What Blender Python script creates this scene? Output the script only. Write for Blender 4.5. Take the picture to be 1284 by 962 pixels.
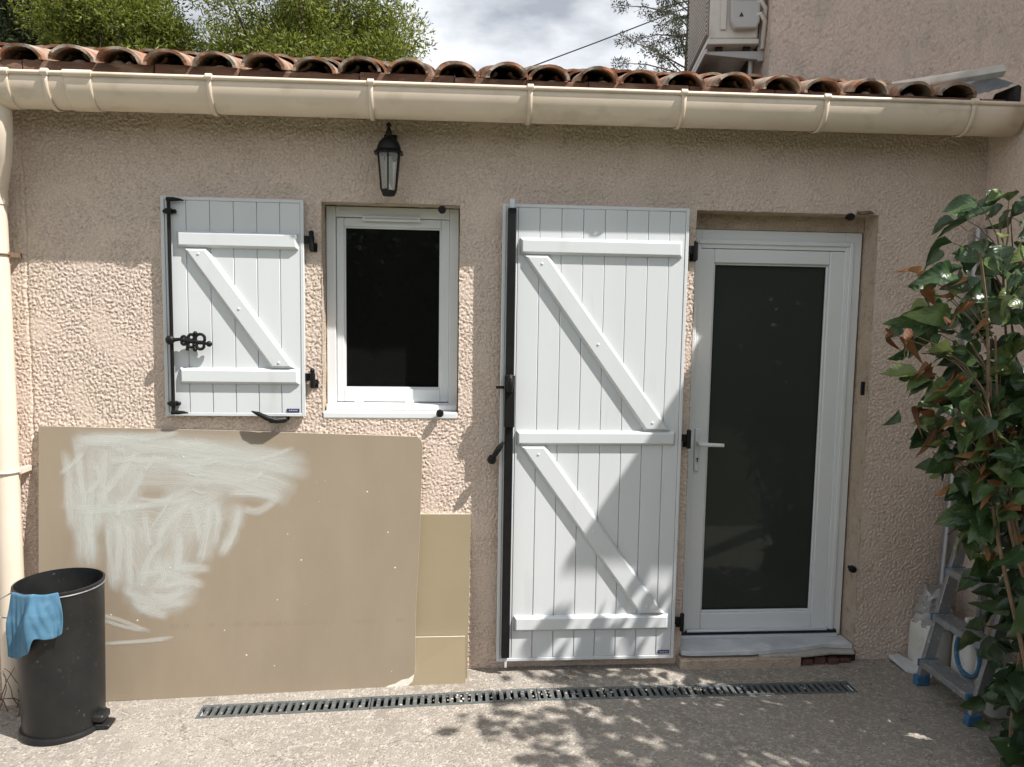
import bpy, math, random
import numpy as np
from mathutils import Vector, Matrix, Euler
random.seed(7); RNG = np.random.default_rng(7)
scn = bpy.context.scene
for o in list(bpy.data.objects): bpy.data.objects.remove(o)
C = scn.collection
rad = math.radians

# ------------------------------------------------------------------ camera
yaw, pit, rol = rad(4.67), rad(5.25), rad(.93)
f = Vector((math.sin(yaw), math.cos(yaw), 0)); r = Vector((math.cos(yaw), -math.sin(yaw), 0)); u = Vector((0, 0, 1))
f2 = f*math.cos(pit) - u*math.sin(pit); u2 = u*math.cos(pit) + f*math.sin(pit)
r3 = r*math.cos(rol) + u2*math.sin(rol); u3 = -r*math.sin(rol) + u2*math.cos(rol)
cd = bpy.data.cameras.new('camera'); cam = bpy.data.objects.new('camera', cd); C.objects.link(cam)
cam.matrix_world = Matrix(((r3.x, u3.x, -f2.x, 0), (r3.y, u3.y, -f2.y, -3.754), (r3.z, u3.z, -f2.z, 1.795), (0, 0, 0, 1)))
cd.sensor_fit = 'HORIZONTAL'; cd.sensor_width = 36; cd.lens = 36*964/1284; cd.clip_start = .05; cd.clip_end = 2000
scn.camera = cam

# ------------------------------------------------------------------ sky and sun
SUN = Vector((1.675, -1, 2.62)).normalized()
w = bpy.data.worlds.new('World'); scn.world = w; w.use_nodes = True
nt = w.node_tree; nt.nodes.clear(); N = nt.nodes.new; L = nt.links.new
sky = N('ShaderNodeTexSky'); sky.sky_type = 'NISHITA'; sky.sun_disc = False
sky.sun_elevation = math.asin(SUN.z); sky.sun_rotation = math.atan2(SUN.x, SUN.y)
tc = N('ShaderNodeTexCoord'); mp = N('ShaderNodeMapping'); mp.inputs['Scale'].default_value = (1, 1, 2.2)
mp.inputs['Location'].default_value = (1.9, .6, .45)
n1 = N('ShaderNodeTexNoise'); n1.inputs['Scale'].default_value = 3.2; n1.inputs['Detail'].default_value = 9; n1.inputs['Roughness'].default_value = .58; n1.inputs['Distortion'].default_value = .35
n2 = N('ShaderNodeTexNoise'); n2.inputs['Scale'].default_value = 5.5; n2.inputs['Detail'].default_value = 7
cr = N('ShaderNodeMapRange'); cr.inputs[1].default_value = .24; cr.inputs[2].default_value = .42
rp = N('ShaderNodeValToRGB'); rp.color_ramp.elements[0].position = .36; rp.color_ramp.elements[0].color = (3.0, 3.25, 3.7, 1)
rp.color_ramp.elements[1].position = .68; rp.color_ramp.elements[1].color = (8.8, 9.0, 9.3, 1)
mx = N('ShaderNodeMixRGB'); bg = N('ShaderNodeBackground'); bg.inputs['Strength'].default_value = .092; wo = N('ShaderNodeOutputWorld')
L(tc.outputs['Generated'], mp.inputs[0]); L(mp.outputs[0], n1.inputs[0]); L(mp.outputs[0], n2.inputs[0])
L(n1.outputs['Fac'], cr.inputs[0]); L(n2.outputs['Fac'], rp.inputs[0]); L(cr.outputs[0], mx.inputs[0])
L(sky.outputs[0], mx.inputs[1]); L(rp.outputs[0], mx.inputs[2]); L(mx.outputs[0], bg.inputs[0]); L(bg.outputs[0], wo.inputs[0])
sd = bpy.data.lights.new('sun', 'SUN'); sd.energy = 4.6; sd.angle = rad(.53); sd.color = (1, .955, .90)
so = bpy.data.objects.new('sun', sd); C.objects.link(so); so.rotation_euler = SUN.to_track_quat('Z', 'Y').to_euler(); so.location = (6, -6, 9)
vs = scn.view_settings; vs.view_transform = 'Standard'; vs.look = 'None'; vs.gamma = 1; vs.exposure = .74; vs.use_curve_mapping = False
scn.render.engine = 'CYCLES'
scn.cycles.max_bounces = 8; scn.cycles.transparent_max_bounces = 16

# ------------------------------------------------------------------ materials
def newmat(name):
    m = bpy.data.materials.new(name); m.use_nodes = True
    return m, m.node_tree.nodes, m.node_tree.links, m.node_tree.nodes['Principled BSDF']
def M(name, c1, c2=None, scale=5, rough=.6, bump=0, bscale=60, metal=0, lo=.35, hi=.65, detail=6, dist=.01, stretch=(1, 1, 1), c3=None, s3=40, lo3=.55, hi3=.7, spec=.5, rvar=0, per=None, coord='Object'):
    m, n, l, b = newmat(name)
    b.inputs['Roughness'].default_value = rough; b.inputs['Metallic'].default_value = metal; b.inputs['Specular IOR Level'].default_value = spec
    t = n.new('ShaderNodeTexCoord'); mpn = n.new('ShaderNodeMapping'); mpn.inputs['Scale'].default_value = stretch
    l.new(t.outputs[coord], mpn.inputs[0]); vec = mpn.outputs[0]
    if per:      # shift the pattern from piece to piece
        oi = n.new('ShaderNodeObjectInfo'); mv = n.new('ShaderNodeVectorMath'); mv.operation = 'MULTIPLY_ADD'
        cb = n.new('ShaderNodeCombineXYZ')
        for k in range(3): l.new(oi.outputs['Random'], cb.inputs[k])
        l.new(cb.outputs[0], mv.inputs[0]); mv.inputs[1].default_value = (37, 53, 71); l.new(vec, mv.inputs[2]); vec = mv.outputs[0]
    col = None
    if c2:
        nz = n.new('ShaderNodeTexNoise'); nz.inputs['Scale'].default_value = scale; nz.inputs['Detail'].default_value = detail; nz.inputs['Roughness'].default_value = .6
        l.new(vec, nz.inputs[0]); mr = n.new('ShaderNodeMapRange'); mr.inputs[1].default_value = lo; mr.inputs[2].default_value = hi
        l.new(nz.outputs['Fac'], mr.inputs[0]); x = n.new('ShaderNodeMixRGB'); x.inputs[1].default_value = (*c1, 1); x.inputs[2].default_value = (*c2, 1)
        l.new(mr.outputs[0], x.inputs[0]); col = x.outputs[0]
        if rvar:
            ra = n.new('ShaderNodeMapRange'); ra.inputs[3].default_value = rough-rvar; ra.inputs[4].default_value = rough+rvar
            l.new(nz.outputs['Fac'], ra.inputs[0]); l.new(ra.outputs[0], b.inputs['Roughness'])
    if c3:
        nz = n.new('ShaderNodeTexNoise'); nz.inputs['Scale'].default_value = s3; nz.inputs['Detail'].default_value = 5
        l.new(vec, nz.inputs[0]); mr = n.new('ShaderNodeMapRange'); mr.inputs[1].default_value = lo3; mr.inputs[2].default_value = hi3
        l.new(nz.outputs['Fac'], mr.inputs[0]); x = n.new('ShaderNodeMixRGB'); x.inputs[1].default_value = (*c1, 1); x.inputs[2].default_value = (*c3, 1)
        if col: l.new(col, x.inputs[1])
        l.new(mr.outputs[0], x.inputs[0]); col = x.outputs[0]
    if col is None: b.inputs['Base Color'].default_value = (*c1, 1)
    else: l.new(col, b.inputs['Base Color'])
    if bump:
        nz = n.new('ShaderNodeTexNoise'); nz.inputs['Scale'].default_value = bscale; nz.inputs['Detail'].default_value = 6
        l.new(vec, nz.inputs[0]); bp = n.new('ShaderNodeBump'); bp.inputs['Strength'].default_value = bump; bp.inputs['Distance'].default_value = dist
        l.new(nz.outputs['Fac'], bp.inputs['Height']); l.new(bp.outputs[0], b.inputs['Normal'])
    return m
def leafmat(name, cols, rough=.45, trans=.35, island=True):
    m, n, l, b = newmat(name)
    g = n.new('ShaderNodeNewGeometry'); oi = n.new('ShaderNodeObjectInfo'); rp = n.new('ShaderNodeValToRGB')
    e = rp.color_ramp.elements
    while len(e) < len(cols): e.new(.5)
    for i, c in enumerate(cols): e[i].position = i/(len(cols)-1); e[i].color = (*c, 1)
    l.new(g.outputs['Random Per Island'] if island else oi.outputs['Random'], rp.inputs[0])
    t = n.new('ShaderNodeTexCoord'); nz = n.new('ShaderNodeTexNoise'); nz.inputs['Scale'].default_value = 30; nz.inputs['Detail'].default_value = 4
    l.new(t.outputs['Object'], nz.inputs[0]); hs = n.new('ShaderNodeHueSaturation'); mr = n.new('ShaderNodeMapRange'); mr.inputs[3].default_value = .6; mr.inputs[4].default_value = 1.4
    l.new(nz.outputs['Fac'], mr.inputs[0]); l.new(mr.outputs[0], hs.inputs['Value']); l.new(rp.outputs[0], hs.inputs['Color'])
    col = hs.outputs[0]
    if not island:      # single leaves: pale midrib and side veins, in the leaf's own coordinates
        sx = n.new('ShaderNodeSeparateXYZ'); l.new(t.outputs['Object'], sx.inputs[0])
        ab = n.new('ShaderNodeMath'); ab.operation = 'ABSOLUTE'; l.new(sx.outputs[0], ab.inputs[0])
        mr2 = n.new('ShaderNodeMapRange'); mr2.inputs[1].default_value = .006; mr2.inputs[2].default_value = .022; mr2.inputs[3].default_value = .4; mr2.inputs[4].default_value = 0; l.new(ab.outputs[0], mr2.inputs[0])
        ve = n.new('ShaderNodeMath'); ve.operation = 'MULTIPLY_ADD'; l.new(ab.outputs[0], ve.inputs[0]); ve.inputs[1].default_value = -.8; l.new(sx.outputs[1], ve.inputs[2])
        sn = n.new('ShaderNodeMath'); sn.operation = 'SINE'; m7 = n.new('ShaderNodeMath'); m7.operation = 'MULTIPLY'; m7.inputs[1].default_value = 48; l.new(ve.outputs[0], m7.inputs[0]); l.new(m7.outputs[0], sn.inputs[0])
        mr3 = n.new('ShaderNodeMapRange'); mr3.inputs[1].default_value = .86; mr3.inputs[2].default_value = 1; mr3.inputs[4].default_value = .10; l.new(sn.outputs[0], mr3.inputs[0])
        mxm = n.new('ShaderNodeMath'); mxm.operation = 'MAXIMUM'; l.new(mr2.outputs[0], mxm.inputs[0]); l.new(mr3.outputs[0], mxm.inputs[1])
        mxc = n.new('ShaderNodeMixRGB'); l.new(mxm.outputs[0], mxc.inputs[0]); l.new(col, mxc.inputs[1]); mxc.inputs[2].default_value = (.20, .22, .08, 1); col = mxc.outputs[0]
        bp = n.new('ShaderNodeBump'); bp.inputs['Strength'].default_value = .12; bp.inputs['Distance'].default_value = .003; bp.invert = True; l.new(sn.outputs[0], bp.inputs['Height']); l.new(bp.outputs[0], b.inputs['Normal'])
    l.new(col, b.inputs['Base Color']); b.inputs['Roughness'].default_value = rough
    tr = n.new('ShaderNodeBsdfTranslucent'); l.new(hs.outputs[0], tr.inputs[0]); ms = n.new('ShaderNodeMixShader'); ms.inputs[0].default_value = trans
    l.new(b.outputs[0], ms.inputs[1]); l.new(tr.outputs[0], ms.inputs[2]); l.new(ms.outputs[0], n['Material Output'].inputs[0])
    return m
def glassmat(name, tint, film=(0, 0, 0), filmfac=0, rough=0.0, dirt=0, ior=1.6):
    m, n, l, b = newmat(name); n.remove(b)
    tr = n.new('ShaderNodeBsdfTransparent'); tr.inputs[0].default_value = (*tint, 1)
    gl = n.new('ShaderNodeBsdfGlossy'); gl.inputs['Roughness'].default_value = rough; gl.inputs[0].default_value = (.95, .97, 1, 1)
    fr = n.new('ShaderNodeFresnel'); fr.inputs[0].default_value = ior
    df = n.new('ShaderNodeBsdfDiffuse'); df.inputs[0].default_value = (*film, 1)
    a = n.new('ShaderNodeMixShader'); a.inputs[0].default_value = filmfac; l.new(tr.outputs[0], a.inputs[1]); l.new(df.outputs[0], a.inputs[2])
    if dirt:
        t = n.new('ShaderNodeTexCoord'); nz = n.new('ShaderNodeTexNoise'); nz.inputs['Scale'].default_value = 4; nz.inputs['Detail'].default_value = 8
        l.new(t.outputs['Object'], nz.inputs[0]); mr = n.new('ShaderNodeMapRange'); mr.inputs[1].default_value = .3; mr.inputs[2].default_value = .8
        mr.inputs[3].default_value = filmfac; mr.inputs[4].default_value = filmfac+dirt; l.new(nz.outputs['Fac'], mr.inputs[0]); l.new(mr.outputs[0], a.inputs[0])
    k = n.new('ShaderNodeMixShader'); l.new(fr.outputs[0], k.inputs[0]); l.new(a.outputs[0], k.inputs[1]); l.new(gl.outputs[0], k.inputs[2])
    l.new(k.outputs[0], n['Material Output'].inputs[0]); return m

m_stucco = M('stucco', (.715, .59, .505), (.53, .43, .36), 130, .92, .6, 260, dist=.004, c3=(.60, .515, .415), s3=2.2, lo3=.54, hi3=.80, spec=.2, lo=.42, hi=.64)
m_stucco2 = M('stucco_weathered', (.70, .585, .51), (.48, .40, .34), 120, .92, .6, 260, dist=.004, c3=(.46, .42, .36), s3=7, lo3=.5, hi3=.75, spec=.2, stretch=(1.6, 1.6, .5))
m_mortar = M('mortar', (.50, .40, .31), (.58, .48, .385), 9, .95, 1, 110, dist=.014, c3=(.38, .29, .20), s3=22, lo3=.55, hi3=.75, spec=.2)
m_white = M('white_upvc', (.72, .74, .75), (.69, .71, .72), 3, .32, .03, 500, dist=.001)
m_shut = M('white_shutter', (.645, .67, .685), (.60, .625, .64), 2.5, .40, .12, 350, dist=.001, stretch=(1, 1, .22), c3=(.50, .50, .48), s3=9, lo3=.60, hi3=.95, rvar=.12)
m_alu = M('white_metal', (.66, .70, .74), (.60, .64, .68), 6, .3, metal=.25)
m_black = M('black_iron', (.006, .006, .0065), (.010, .010, .010), 20, .45, .15, 200, dist=.002, spec=.25)
m_blackplastic = M('black_plastic', (.010, .011, .012), (.017, .017, .017), 9, .42, .1, 300, dist=.001, spec=.35, c3=(.10, .095, .085), s3=55, lo3=.66, hi3=.8)
m_cream = M('cream_gutter', (.74, .63, .51), (.68, .57, .45), 6, .36, .05, 150, dist=.002, c3=(.46, .38, .28), s3=11, lo3=.55, hi3=.85, stretch=(.6, 1, 1))
m_pipe = M('cream_pipe', (.72, .63, .52), (.67, .58, .47), 5, .38, .04, 150, dist=.002)
m_tile = M('terracotta', (.34, .155, .085), (.20, .105, .065), 12, .88, .5, 130, dist=.006, c3=(.32, .28, .23), s3=15, lo3=.43, hi3=.60, per=1, spec=.2)
m_eave = M('eave_board', (.20, .105, .065), (.11, .065, .045), 12, .9, .6, 90, dist=.006, c3=(.30, .20, .13), s3=18, lo3=.55, hi3=.72, stretch=(.4, 1, 1), per=1)
m_room = M('room', (.20, .19, .17), (.17, .16, .15), 3, .9)
m_glass = glassmat('window_glass', (.32, .33, .32), (.02, .02, .02), .35)
m_doorglass = glassmat('door_glass', (.22, .25, .23), (.042, .048, .042), .85, .05, .10, 1.33)
m_lampglass = glassmat('lantern_glass', (.82, .82, .78), (.5, .49, .42), .25, .12)
m_bulb = M('lamp_tube', (.72, .72, .58), None, rough=.4)
m_rubber = M('rubber', (.008, .008, .009), None, rough=.6)
m_steel = M('drain_steel', (.15, .165, .165), (.105, .115, .115), 25, .5, .2, 200, metal=.35, dist=.002, c3=(.42, .41, .37), s3=60, lo3=.62, hi3=.7)
m_dark = M('channel', (.018, .017, .016), (.04, .035, .03), 20, .95)
m_board = M('plasterboard', (.285, .232, .168), (.252, .203, .146), 5, .72, .12, 300, dist=.001, lo=.3, hi=.7, stretch=(1, 1, .35), rvar=.1, c3=(.30, .25, .19), s3=120, lo3=.64, hi3=.78)
m_board2 = M('plasterboard_yellow', (.28, .228, .145), (.262, .214, .135), 3, .8, .06, 400, dist=.001)
m_gyp = M('gypsum', (.72, .69, .62), (.6, .56, .48), 40, .95, .4, 120, dist=.003)
m_marble = M('marble', (.58, .60, .62), (.44, .47, .50), 5, .35, .05, 60, dist=.002, c3=(.70, .71, .72), s3=8, lo3=.5, hi3=.7, rvar=.1)
m_chip = M('marble_break', (.46, .44, .40), (.36, .33, .29), 30, .9, .5, 80, dist=.006)
m_brick = M('brick', (.15, .07, .05), (.08, .045, .035), 30, .95, .8, 90, dist=.01)
m_cloth = M('blue_cloth', (.07, .175, .27), (.052, .135, .215), 14, .95, .3, 700, dist=.002, c3=(.11, .225, .33), s3=24, lo3=.55, hi3=.75)
m_ladder = M('aluminium', (.40, .41, .42), (.30, .31, .32), 14, .42, .1, 200, metal=.6, dist=.001, c3=(.6, .6, .58), s3=60, lo3=.60, hi3=.68)
m_blue = M('blue_plastic', (.045, .15, .28), (.035, .11, .21), 9, .5, c3=(.25, .27, .28), s3=40, lo3=.58, hi3=.72)
m_jug = M('white_hdpe', (.68, .68, .64), (.60, .60, .55), 6, .45, c3=(.42, .40, .36), s3=22, lo3=.62, hi3=.8)
m_bag = glassmat('plastic_bag', (.88, .88, .88), (.55, .55, .53), .5, .2)
m_sticker = M('sticker', (.03, .03, .09), None, rough=.4)
m_print = M('sticker_print', (.45, .45, .6), None, rough=.4)
m_ac = M('ac_casing', (.60, .58, .53), (.55, .53, .48), 5, .45, c3=(.42, .40, .35), s3=12, lo3=.6, hi3=.8)
m_acgrey = M('ac_cover', (.42, .42, .41), None, rough=.45)
m_grille = M('ac_grille', (.30, .28, .24), None, rough=.5)
m_zinc = M('zinc', (.30, .33, .36), (.20, .23, .26), 10, .4, .1, 60, metal=.7, dist=.004)
m_flash = M('flashing', (.50, .48, .43), (.40, .38, .34), 12, .8, .2, 90, dist=.003)
m_trunk = M('bark', (.13, .095, .065), (.07, .05, .035), 12, .95, .8, 60, dist=.02)
m_stem = M('stem', (.22, .15, .09), (.13, .085, .05), 20, .85, .4, 90, dist=.004)
m_pine = leafmat('pine_leaf', [(.035, .055, .008), (.10, .13, .016), (.19, .22, .028), (.28, .30, .05)], .5, .45)
m_darktree = leafmat('dark_leaf', [(.015, .028, .009), (.03, .05, .014), (.05, .075, .02)], .55, .25)
m_conifer = leafmat('conifer_leaf', [(.018, .03, .016), (.035, .055, .025), (.09, .075, .04)], .6, .2)
m_hedge = leafmat('hedge_leaf', [(.012, .022, .008), (.025, .042, .014), (.05, .07, .02)], .6, .2)
m_shade = leafmat('shade_leaf', [(.03, .06, .015), (.06, .10, .025), (.08, .12, .03)], .5, .3)
m_leafg = leafmat('bush_leaf', [(.028, .062, .024), (.04, .085, .03), (.055, .105, .036), (.08, .13, .042), (.15, .18, .05)], .33, .2, False)  # front leaves paler than the mass: sunlight put into the colour
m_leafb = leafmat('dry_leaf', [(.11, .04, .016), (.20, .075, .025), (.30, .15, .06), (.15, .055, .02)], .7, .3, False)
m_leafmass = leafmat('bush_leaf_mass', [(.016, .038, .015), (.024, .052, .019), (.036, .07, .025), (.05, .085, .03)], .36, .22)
m_cable = M('cable', (.02, .02, .02), None, rough=.6)
m_grit = leafmat('grit', [(.22, .20, .17), (.42, .38, .33), (.55, .52, .47), (.12, .10, .08)], .95, 0)
m_paving = None
def ground_material():
    m, n, l, b = newmat('concrete'); b.inputs['Roughness'].default_value = .93; b.inputs['Specular IOR Level'].default_value = .2
    t = n.new('ShaderNodeTexCoord')
    def noise(s, d=6, ro=.6):
        z = n.new('ShaderNodeTexNoise'); z.inputs['Scale'].default_value = s; z.inputs['Detail'].default_value = d; z.inputs['Roughness'].default_value = ro; l.new(t.outputs['Object'], z.inputs[0]); return z.outputs['Fac']
    def mr(v, a, c_, x=0, y=1):
        z = n.new('ShaderNodeMapRange'); z.inputs[1].default_value = a; z.inputs[2].default_value = c_; z.inputs[3].default_value = x; z.inputs[4].default_value = y; l.new(v, z.inputs[0]); return z.outputs[0]
    def mix(fac, a, c_):
        z = n.new('ShaderNodeMixRGB'); l.new(fac, z.inputs[0])
        for i, q in ((1, a), (2, c_)):
            if isinstance(q, tuple): z.inputs[i].default_value = (*q, 1)
            else: l.new(q, z.inputs[i])
        return z.outputs[0]
    big = mix(mr(noise(1.1), .35, .65), (.30, .272, .238), (.235, .214, .188))
    mid = mix(mr(noise(7), .45, .75), big, (.36, .33, .285))
    dirt = mix(mr(noise(2.3, 9, .7), .56, .72), mid, (.20, .16, .12))
    dirt = mix(mr(noise(.8, 10, .72), .52, .66), dirt, (.27, .235, .195))
    wv = n.new('ShaderNodeTexVoronoi'); wv.feature = 'DISTANCE_TO_EDGE'; wv.inputs['Scale'].default_value = .75
    ds = n.new('ShaderNodeVectorMath'); ds.operation = 'MULTIPLY_ADD'; nn = n.new('ShaderNodeTexNoise'); nn.inputs['Scale'].default_value = 5; nn.inputs['Detail'].default_value = 6; l.new(t.outputs['Object'], nn.inputs[0])
    l.new(nn.outputs['Color'], ds.inputs[0]); ds.inputs[1].default_value = (.35, .35, .35); l.new(t.outputs['Object'], ds.inputs[2]); l.new(ds.outputs[0], wv.inputs[0])
    dirt = mix(mr(wv.outputs['Distance'], .0, .004, .75, 0), dirt, (.10, .085, .07))
    vo = n.new('ShaderNodeTexVoronoi'); vo.inputs['Scale'].default_value = 120; l.new(t.outputs['Object'], vo.inputs[0])
    pv = n.new('ShaderNodeValToRGB'); e = pv.color_ramp.elements; e[0].position = 0; e[0].color = (.47, .445, .41, 1); e[1].position = 1; e[1].color = (.20, .17, .145, 1)
    x = e.new(.5); x.color = (.36, .32, .27, 1)
    sx = n.new('ShaderNodeSeparateColor'); l.new(vo.outputs['Color'], sx.inputs[0]); l.new(sx.outputs[0], pv.inputs[0])
    spk = mix(mr(noise(30), .42, .60), dirt, pv.outputs[0])
    l.new(spk, b.inputs['Base Color'])
    ad = n.new('ShaderNodeMath'); ad.operation = 'ADD'; l.new(noise(90, 8, .7), ad.inputs[0]); l.new(mr(vo.outputs['Distance'], 0, .8, .5, 0), ad.inputs[1])
    bp = n.new('ShaderNodeBump'); bp.inputs['Strength'].default_value = .8; bp.inputs['Distance'].default_value = .006; l.new(ad.outputs[0], bp.inputs['Height']); l.new(bp.outputs[0], b.inputs['Normal'])
    return m
m_ground = ground_material()
def smear_material(amax, sc):
    m, n, l, b = newmat('plaster_smear'); b.inputs['Base Color'].default_value = (.64, .65, .61, 1); b.inputs['Roughness'].default_value = .75
    uv = n.new('ShaderNodeUVMap'); mp = n.new('ShaderNodeMapping'); mp.inputs['Scale'].default_value = (sc, .7, 1); l.new(uv.outputs[0], mp.inputs[0])
    z = n.new('ShaderNodeTexNoise'); z.inputs['Scale'].default_value = 2.2; z.inputs['Detail'].default_value = 7; l.new(mp.outputs[0], z.inputs[0])
    mr = n.new('ShaderNodeMapRange'); mr.inputs[1].default_value = .15; mr.inputs[2].default_value = .85; mr.inputs[4].default_value = amax; l.new(z.outputs['Fac'], mr.inputs[0])
    # fade towards the ends and edges of each stroke (thin plaster)
    s = n.new('ShaderNodeSeparateXYZ'); l.new(uv.outputs[0], s.inputs[0])
    def fade(o, a):
        p = n.new('ShaderNodeMath'); p.operation = 'PINGPONG'; p.inputs[1].default_value = .5; l.new(o, p.inputs[0])
        q = n.new('ShaderNodeMapRange'); q.inputs[1].default_value = 0; q.inputs[2].default_value = a; l.new(p.outputs[0], q.inputs[0]); return q.outputs[0]
    fr = n.new('ShaderNodeMath'); fr.operation = 'FRACT'; l.new(s.outputs[1], fr.inputs[0])
    a1 = n.new('ShaderNodeMath'); a1.operation = 'MULTIPLY'; l.new(fade(s.outputs[0], .32), a1.inputs[0]); l.new(mr.outputs[0], a1.inputs[1])
    a2 = n.new('ShaderNodeMath'); a2.operation = 'MULTIPLY'; l.new(a1.outputs[0], a2.inputs[0]); l.new(fade(fr.outputs[0], .2), a2.inputs[1])
    l.new(a2.outputs[0], b.inputs['Alpha'])
    return m
m_smear = smear_material(.85, 15); m_wash = smear_material(.70, 20)

# ------------------------------------------------------------------ mesh helpers
OFF = {}
def finish(me, smooth=40):
    if smooth:
        for p in me.polygons: p.use_smooth = True
        me.set_sharp_from_angle(angle=rad(smooth))
def root(name, loc, label, cat, group=None, kind=None):
    o = bpy.data.objects.new(name, None); C.objects.link(o); o.location = loc; o.empty_display_size = .1
    OFF[o.name] = Vector(loc); o['label'] = label; o['category'] = cat
    if group: o['group'] = group
    if kind: o['kind'] = kind
    return o
class MB:
    def __init__(s): s.v = []; s.f = []; s.uv = []
    def add(s, vs, fs, uvs=None):
        k = len(s.v); s.v += [tuple(p) for p in vs]; s.f += [tuple(i+k for i in q) for q in fs]
        if uvs: s.uv += uvs
        return s
    def box(s, x0, x1, y0, y1, z0, z1):
        return s.add([(x0, y0, z0), (x1, y0, z0), (x1, y1, z0), (x0, y1, z0), (x0, y0, z1), (x1, y0, z1), (x1, y1, z1), (x0, y1, z1)],
                     [(3, 2, 1, 0), (4, 5, 6, 7), (0, 1, 5, 4), (1, 2, 6, 5), (2, 3, 7, 6), (3, 0, 4, 7)])
    def obox(s, c, ax, ay, az, hx, hy, hz):   # oriented box: centre, three unit axes, half sizes
        c = Vector(c); P = []
        for z in (-1, 1):
            for x, y in ((-1, -1), (1, -1), (1, 1), (-1, 1)): P.append(c + ax*(hx*x) + ay*(hy*y) + az*(hz*z))
        return s.add(P, [(3, 2, 1, 0), (4, 5, 6, 7), (0, 1, 5, 4), (1, 2, 6, 5), (2, 3, 7, 6), (3, 0, 4, 7)])
    def bar(s, a, b, wv, hx, hy):   # bar from a to b, width direction wv
        a = Vector(a); b = Vector(b); d = (b-a); n = d.normalized(); wv = Vector(wv); wv = (wv - n*wv.dot(n)).normalized(); t = n.cross(wv)
        return s.obox((a+b)/2, wv, t, n, hx, hy, d.length/2)
    def prism(s, poly, y0, y1):     # polygon in x,z extruded along y
        n = len(poly); P = [(x, y0, z) for x, z in poly] + [(x, y1, z) for x, z in poly]
        F = [tuple(range(n)), tuple(range(2*n-1, n-1, -1))] + [(i, i+n, (i+1) % n+n, (i+1) % n) for i in range(n)]
        return s.add(P, F)
    def slab(s, poly, z0, z1):      # polygon in x,y extruded along z
        n = len(poly); P = [(x, y, z0) for x, y in poly] + [(x, y, z1) for x, y in poly]
        F = [tuple(range(n-1, -1, -1)), tuple(range(n, 2*n))] + [(i, (i+1) % n, (i+1) % n+n, i+n) for i in range(n)]
        return s.add(P, F)
    def tube(s, pts, rr, n=10, cap=True):
        pts = [Vector(p) for p in pts]; k = len(pts); rr = rr if isinstance(rr, (list, tuple)) else [rr]*k
        base = len(s.v); prev = None; V = []
        for i, p in enumerate(pts):
            d = (pts[min(i+1, k-1)] - pts[max(i-1, 0)]).normalized()
            if prev is None: prev = Vector((0, 0, 1)).cross(d) if abs(d.z) < .9 else Vector((1, 0, 0)).cross(d)
            a = (prev - d*prev.dot(d)).normalized(); b = d.cross(a); prev = a
            for j in range(n): V.append(p + a*math.cos(2*math.pi*j/n)*rr[i] + b*math.sin(2*math.pi*j/n)*rr[i])
        F = [(i*n+j, i*n+(j+1) % n, (i+1)*n+(j+1) % n, (i+1)*n+j) for i in range(k-1) for j in range(n)]
        if cap: F += [tuple(range(n-1, -1, -1)), tuple(range((k-1)*n, k*n))]
        return s.add(V, F)
    def lathe(s, prof, c, n=24, rot=0, cap=True):
        V = [(c[0]+q*math.cos(2*math.pi*(j+rot)/n), c[1]+q*math.sin(2*math.pi*(j+rot)/n), c[2]+z) for q, z in prof for j in range(n)]; k = len(prof)
        F = [(i*n+j, i*n+(j+1) % n, (i+1)*n+(j+1) % n, (i+1)*n+j) for i in range(k-1) for j in range(n)]
        if cap: F += [tuple(range(n-1, -1, -1)), tuple(range((k-1)*n, k*n))]
        return s.add(V, F)
    def ball(s, c, rx, ry=None, rz=None, n=12, m=8):
        ry = ry or rx; rz = rz or rx
        prof = [(math.sin(math.pi*i/m), -math.cos(math.pi*i/m)) for i in range(m+1)]
        V = [(c[0]+rx*max(q, .001)*math.cos(2*math.pi*j/n), c[1]+ry*max(q, .001)*math.sin(2*math.pi*j/n), c[2]+rz*z) for q, z in prof for j in range(n)]
        F = [(i*n+j, i*n+(j+1) % n, (i+1)*n+(j+1) % n, (i+1)*n+j) for i in range(m) for j in range(n)]
        return s.add(V, F)
    def torus(s, c, R, q, axis='y', n=20, m=8):
        P = []
        for i in range(n+1):
            a = 2*math.pi*i/n
            P.append((c[0]+R*math.cos(a), c[1], c[2]+R*math.sin(a)) if axis == 'y' else (c[0]+R*math.cos(a), c[1]+R*math.sin(a), c[2]))
        return s.tube(P, q, m, False)
    def build(s, name, mat, parent=None, bevel=0, smooth=40, seg=2, kind=None, label=None, cat=None, group=None):
        o = Vector((0, 0, 0)); t = parent
        while t is not None and t.parent is not None: t = t.parent
        if t is not None: o = OFF.get(t.name, o)
        me = bpy.data.meshes.new(name); me.from_pydata([(p[0]-o.x, p[1]-o.y, p[2]-o.z) for p in s.v], [], s.f); me.materials.append(mat)
        if s.uv:
            ul = me.uv_layers.new(name='UVMap'); ul.data.foreach_set('uv', [q for uv in s.uv for q in uv])
        finish(me, smooth); ob = bpy.data.objects.new(name, me); C.objects.link(ob); ob.parent = parent
        if bevel:
            b = ob.modifiers.new('bevel', 'BEVEL'); b.width = bevel; b.segments = seg; b.limit_method = 'ANGLE'; b.angle_limit = rad(40)
        if kind: ob['kind'] = kind
        if label: ob['label'] = label
        if cat: ob['category'] = cat
        if group: ob['group'] = group
        return ob
def box(name, mat, parent, x0, x1, y0, y1, z0, z1, bevel=.002, **k): return MB().box(x0, x1, y0, y1, z0, z1).build(name, mat, parent, bevel, **k)

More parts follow.
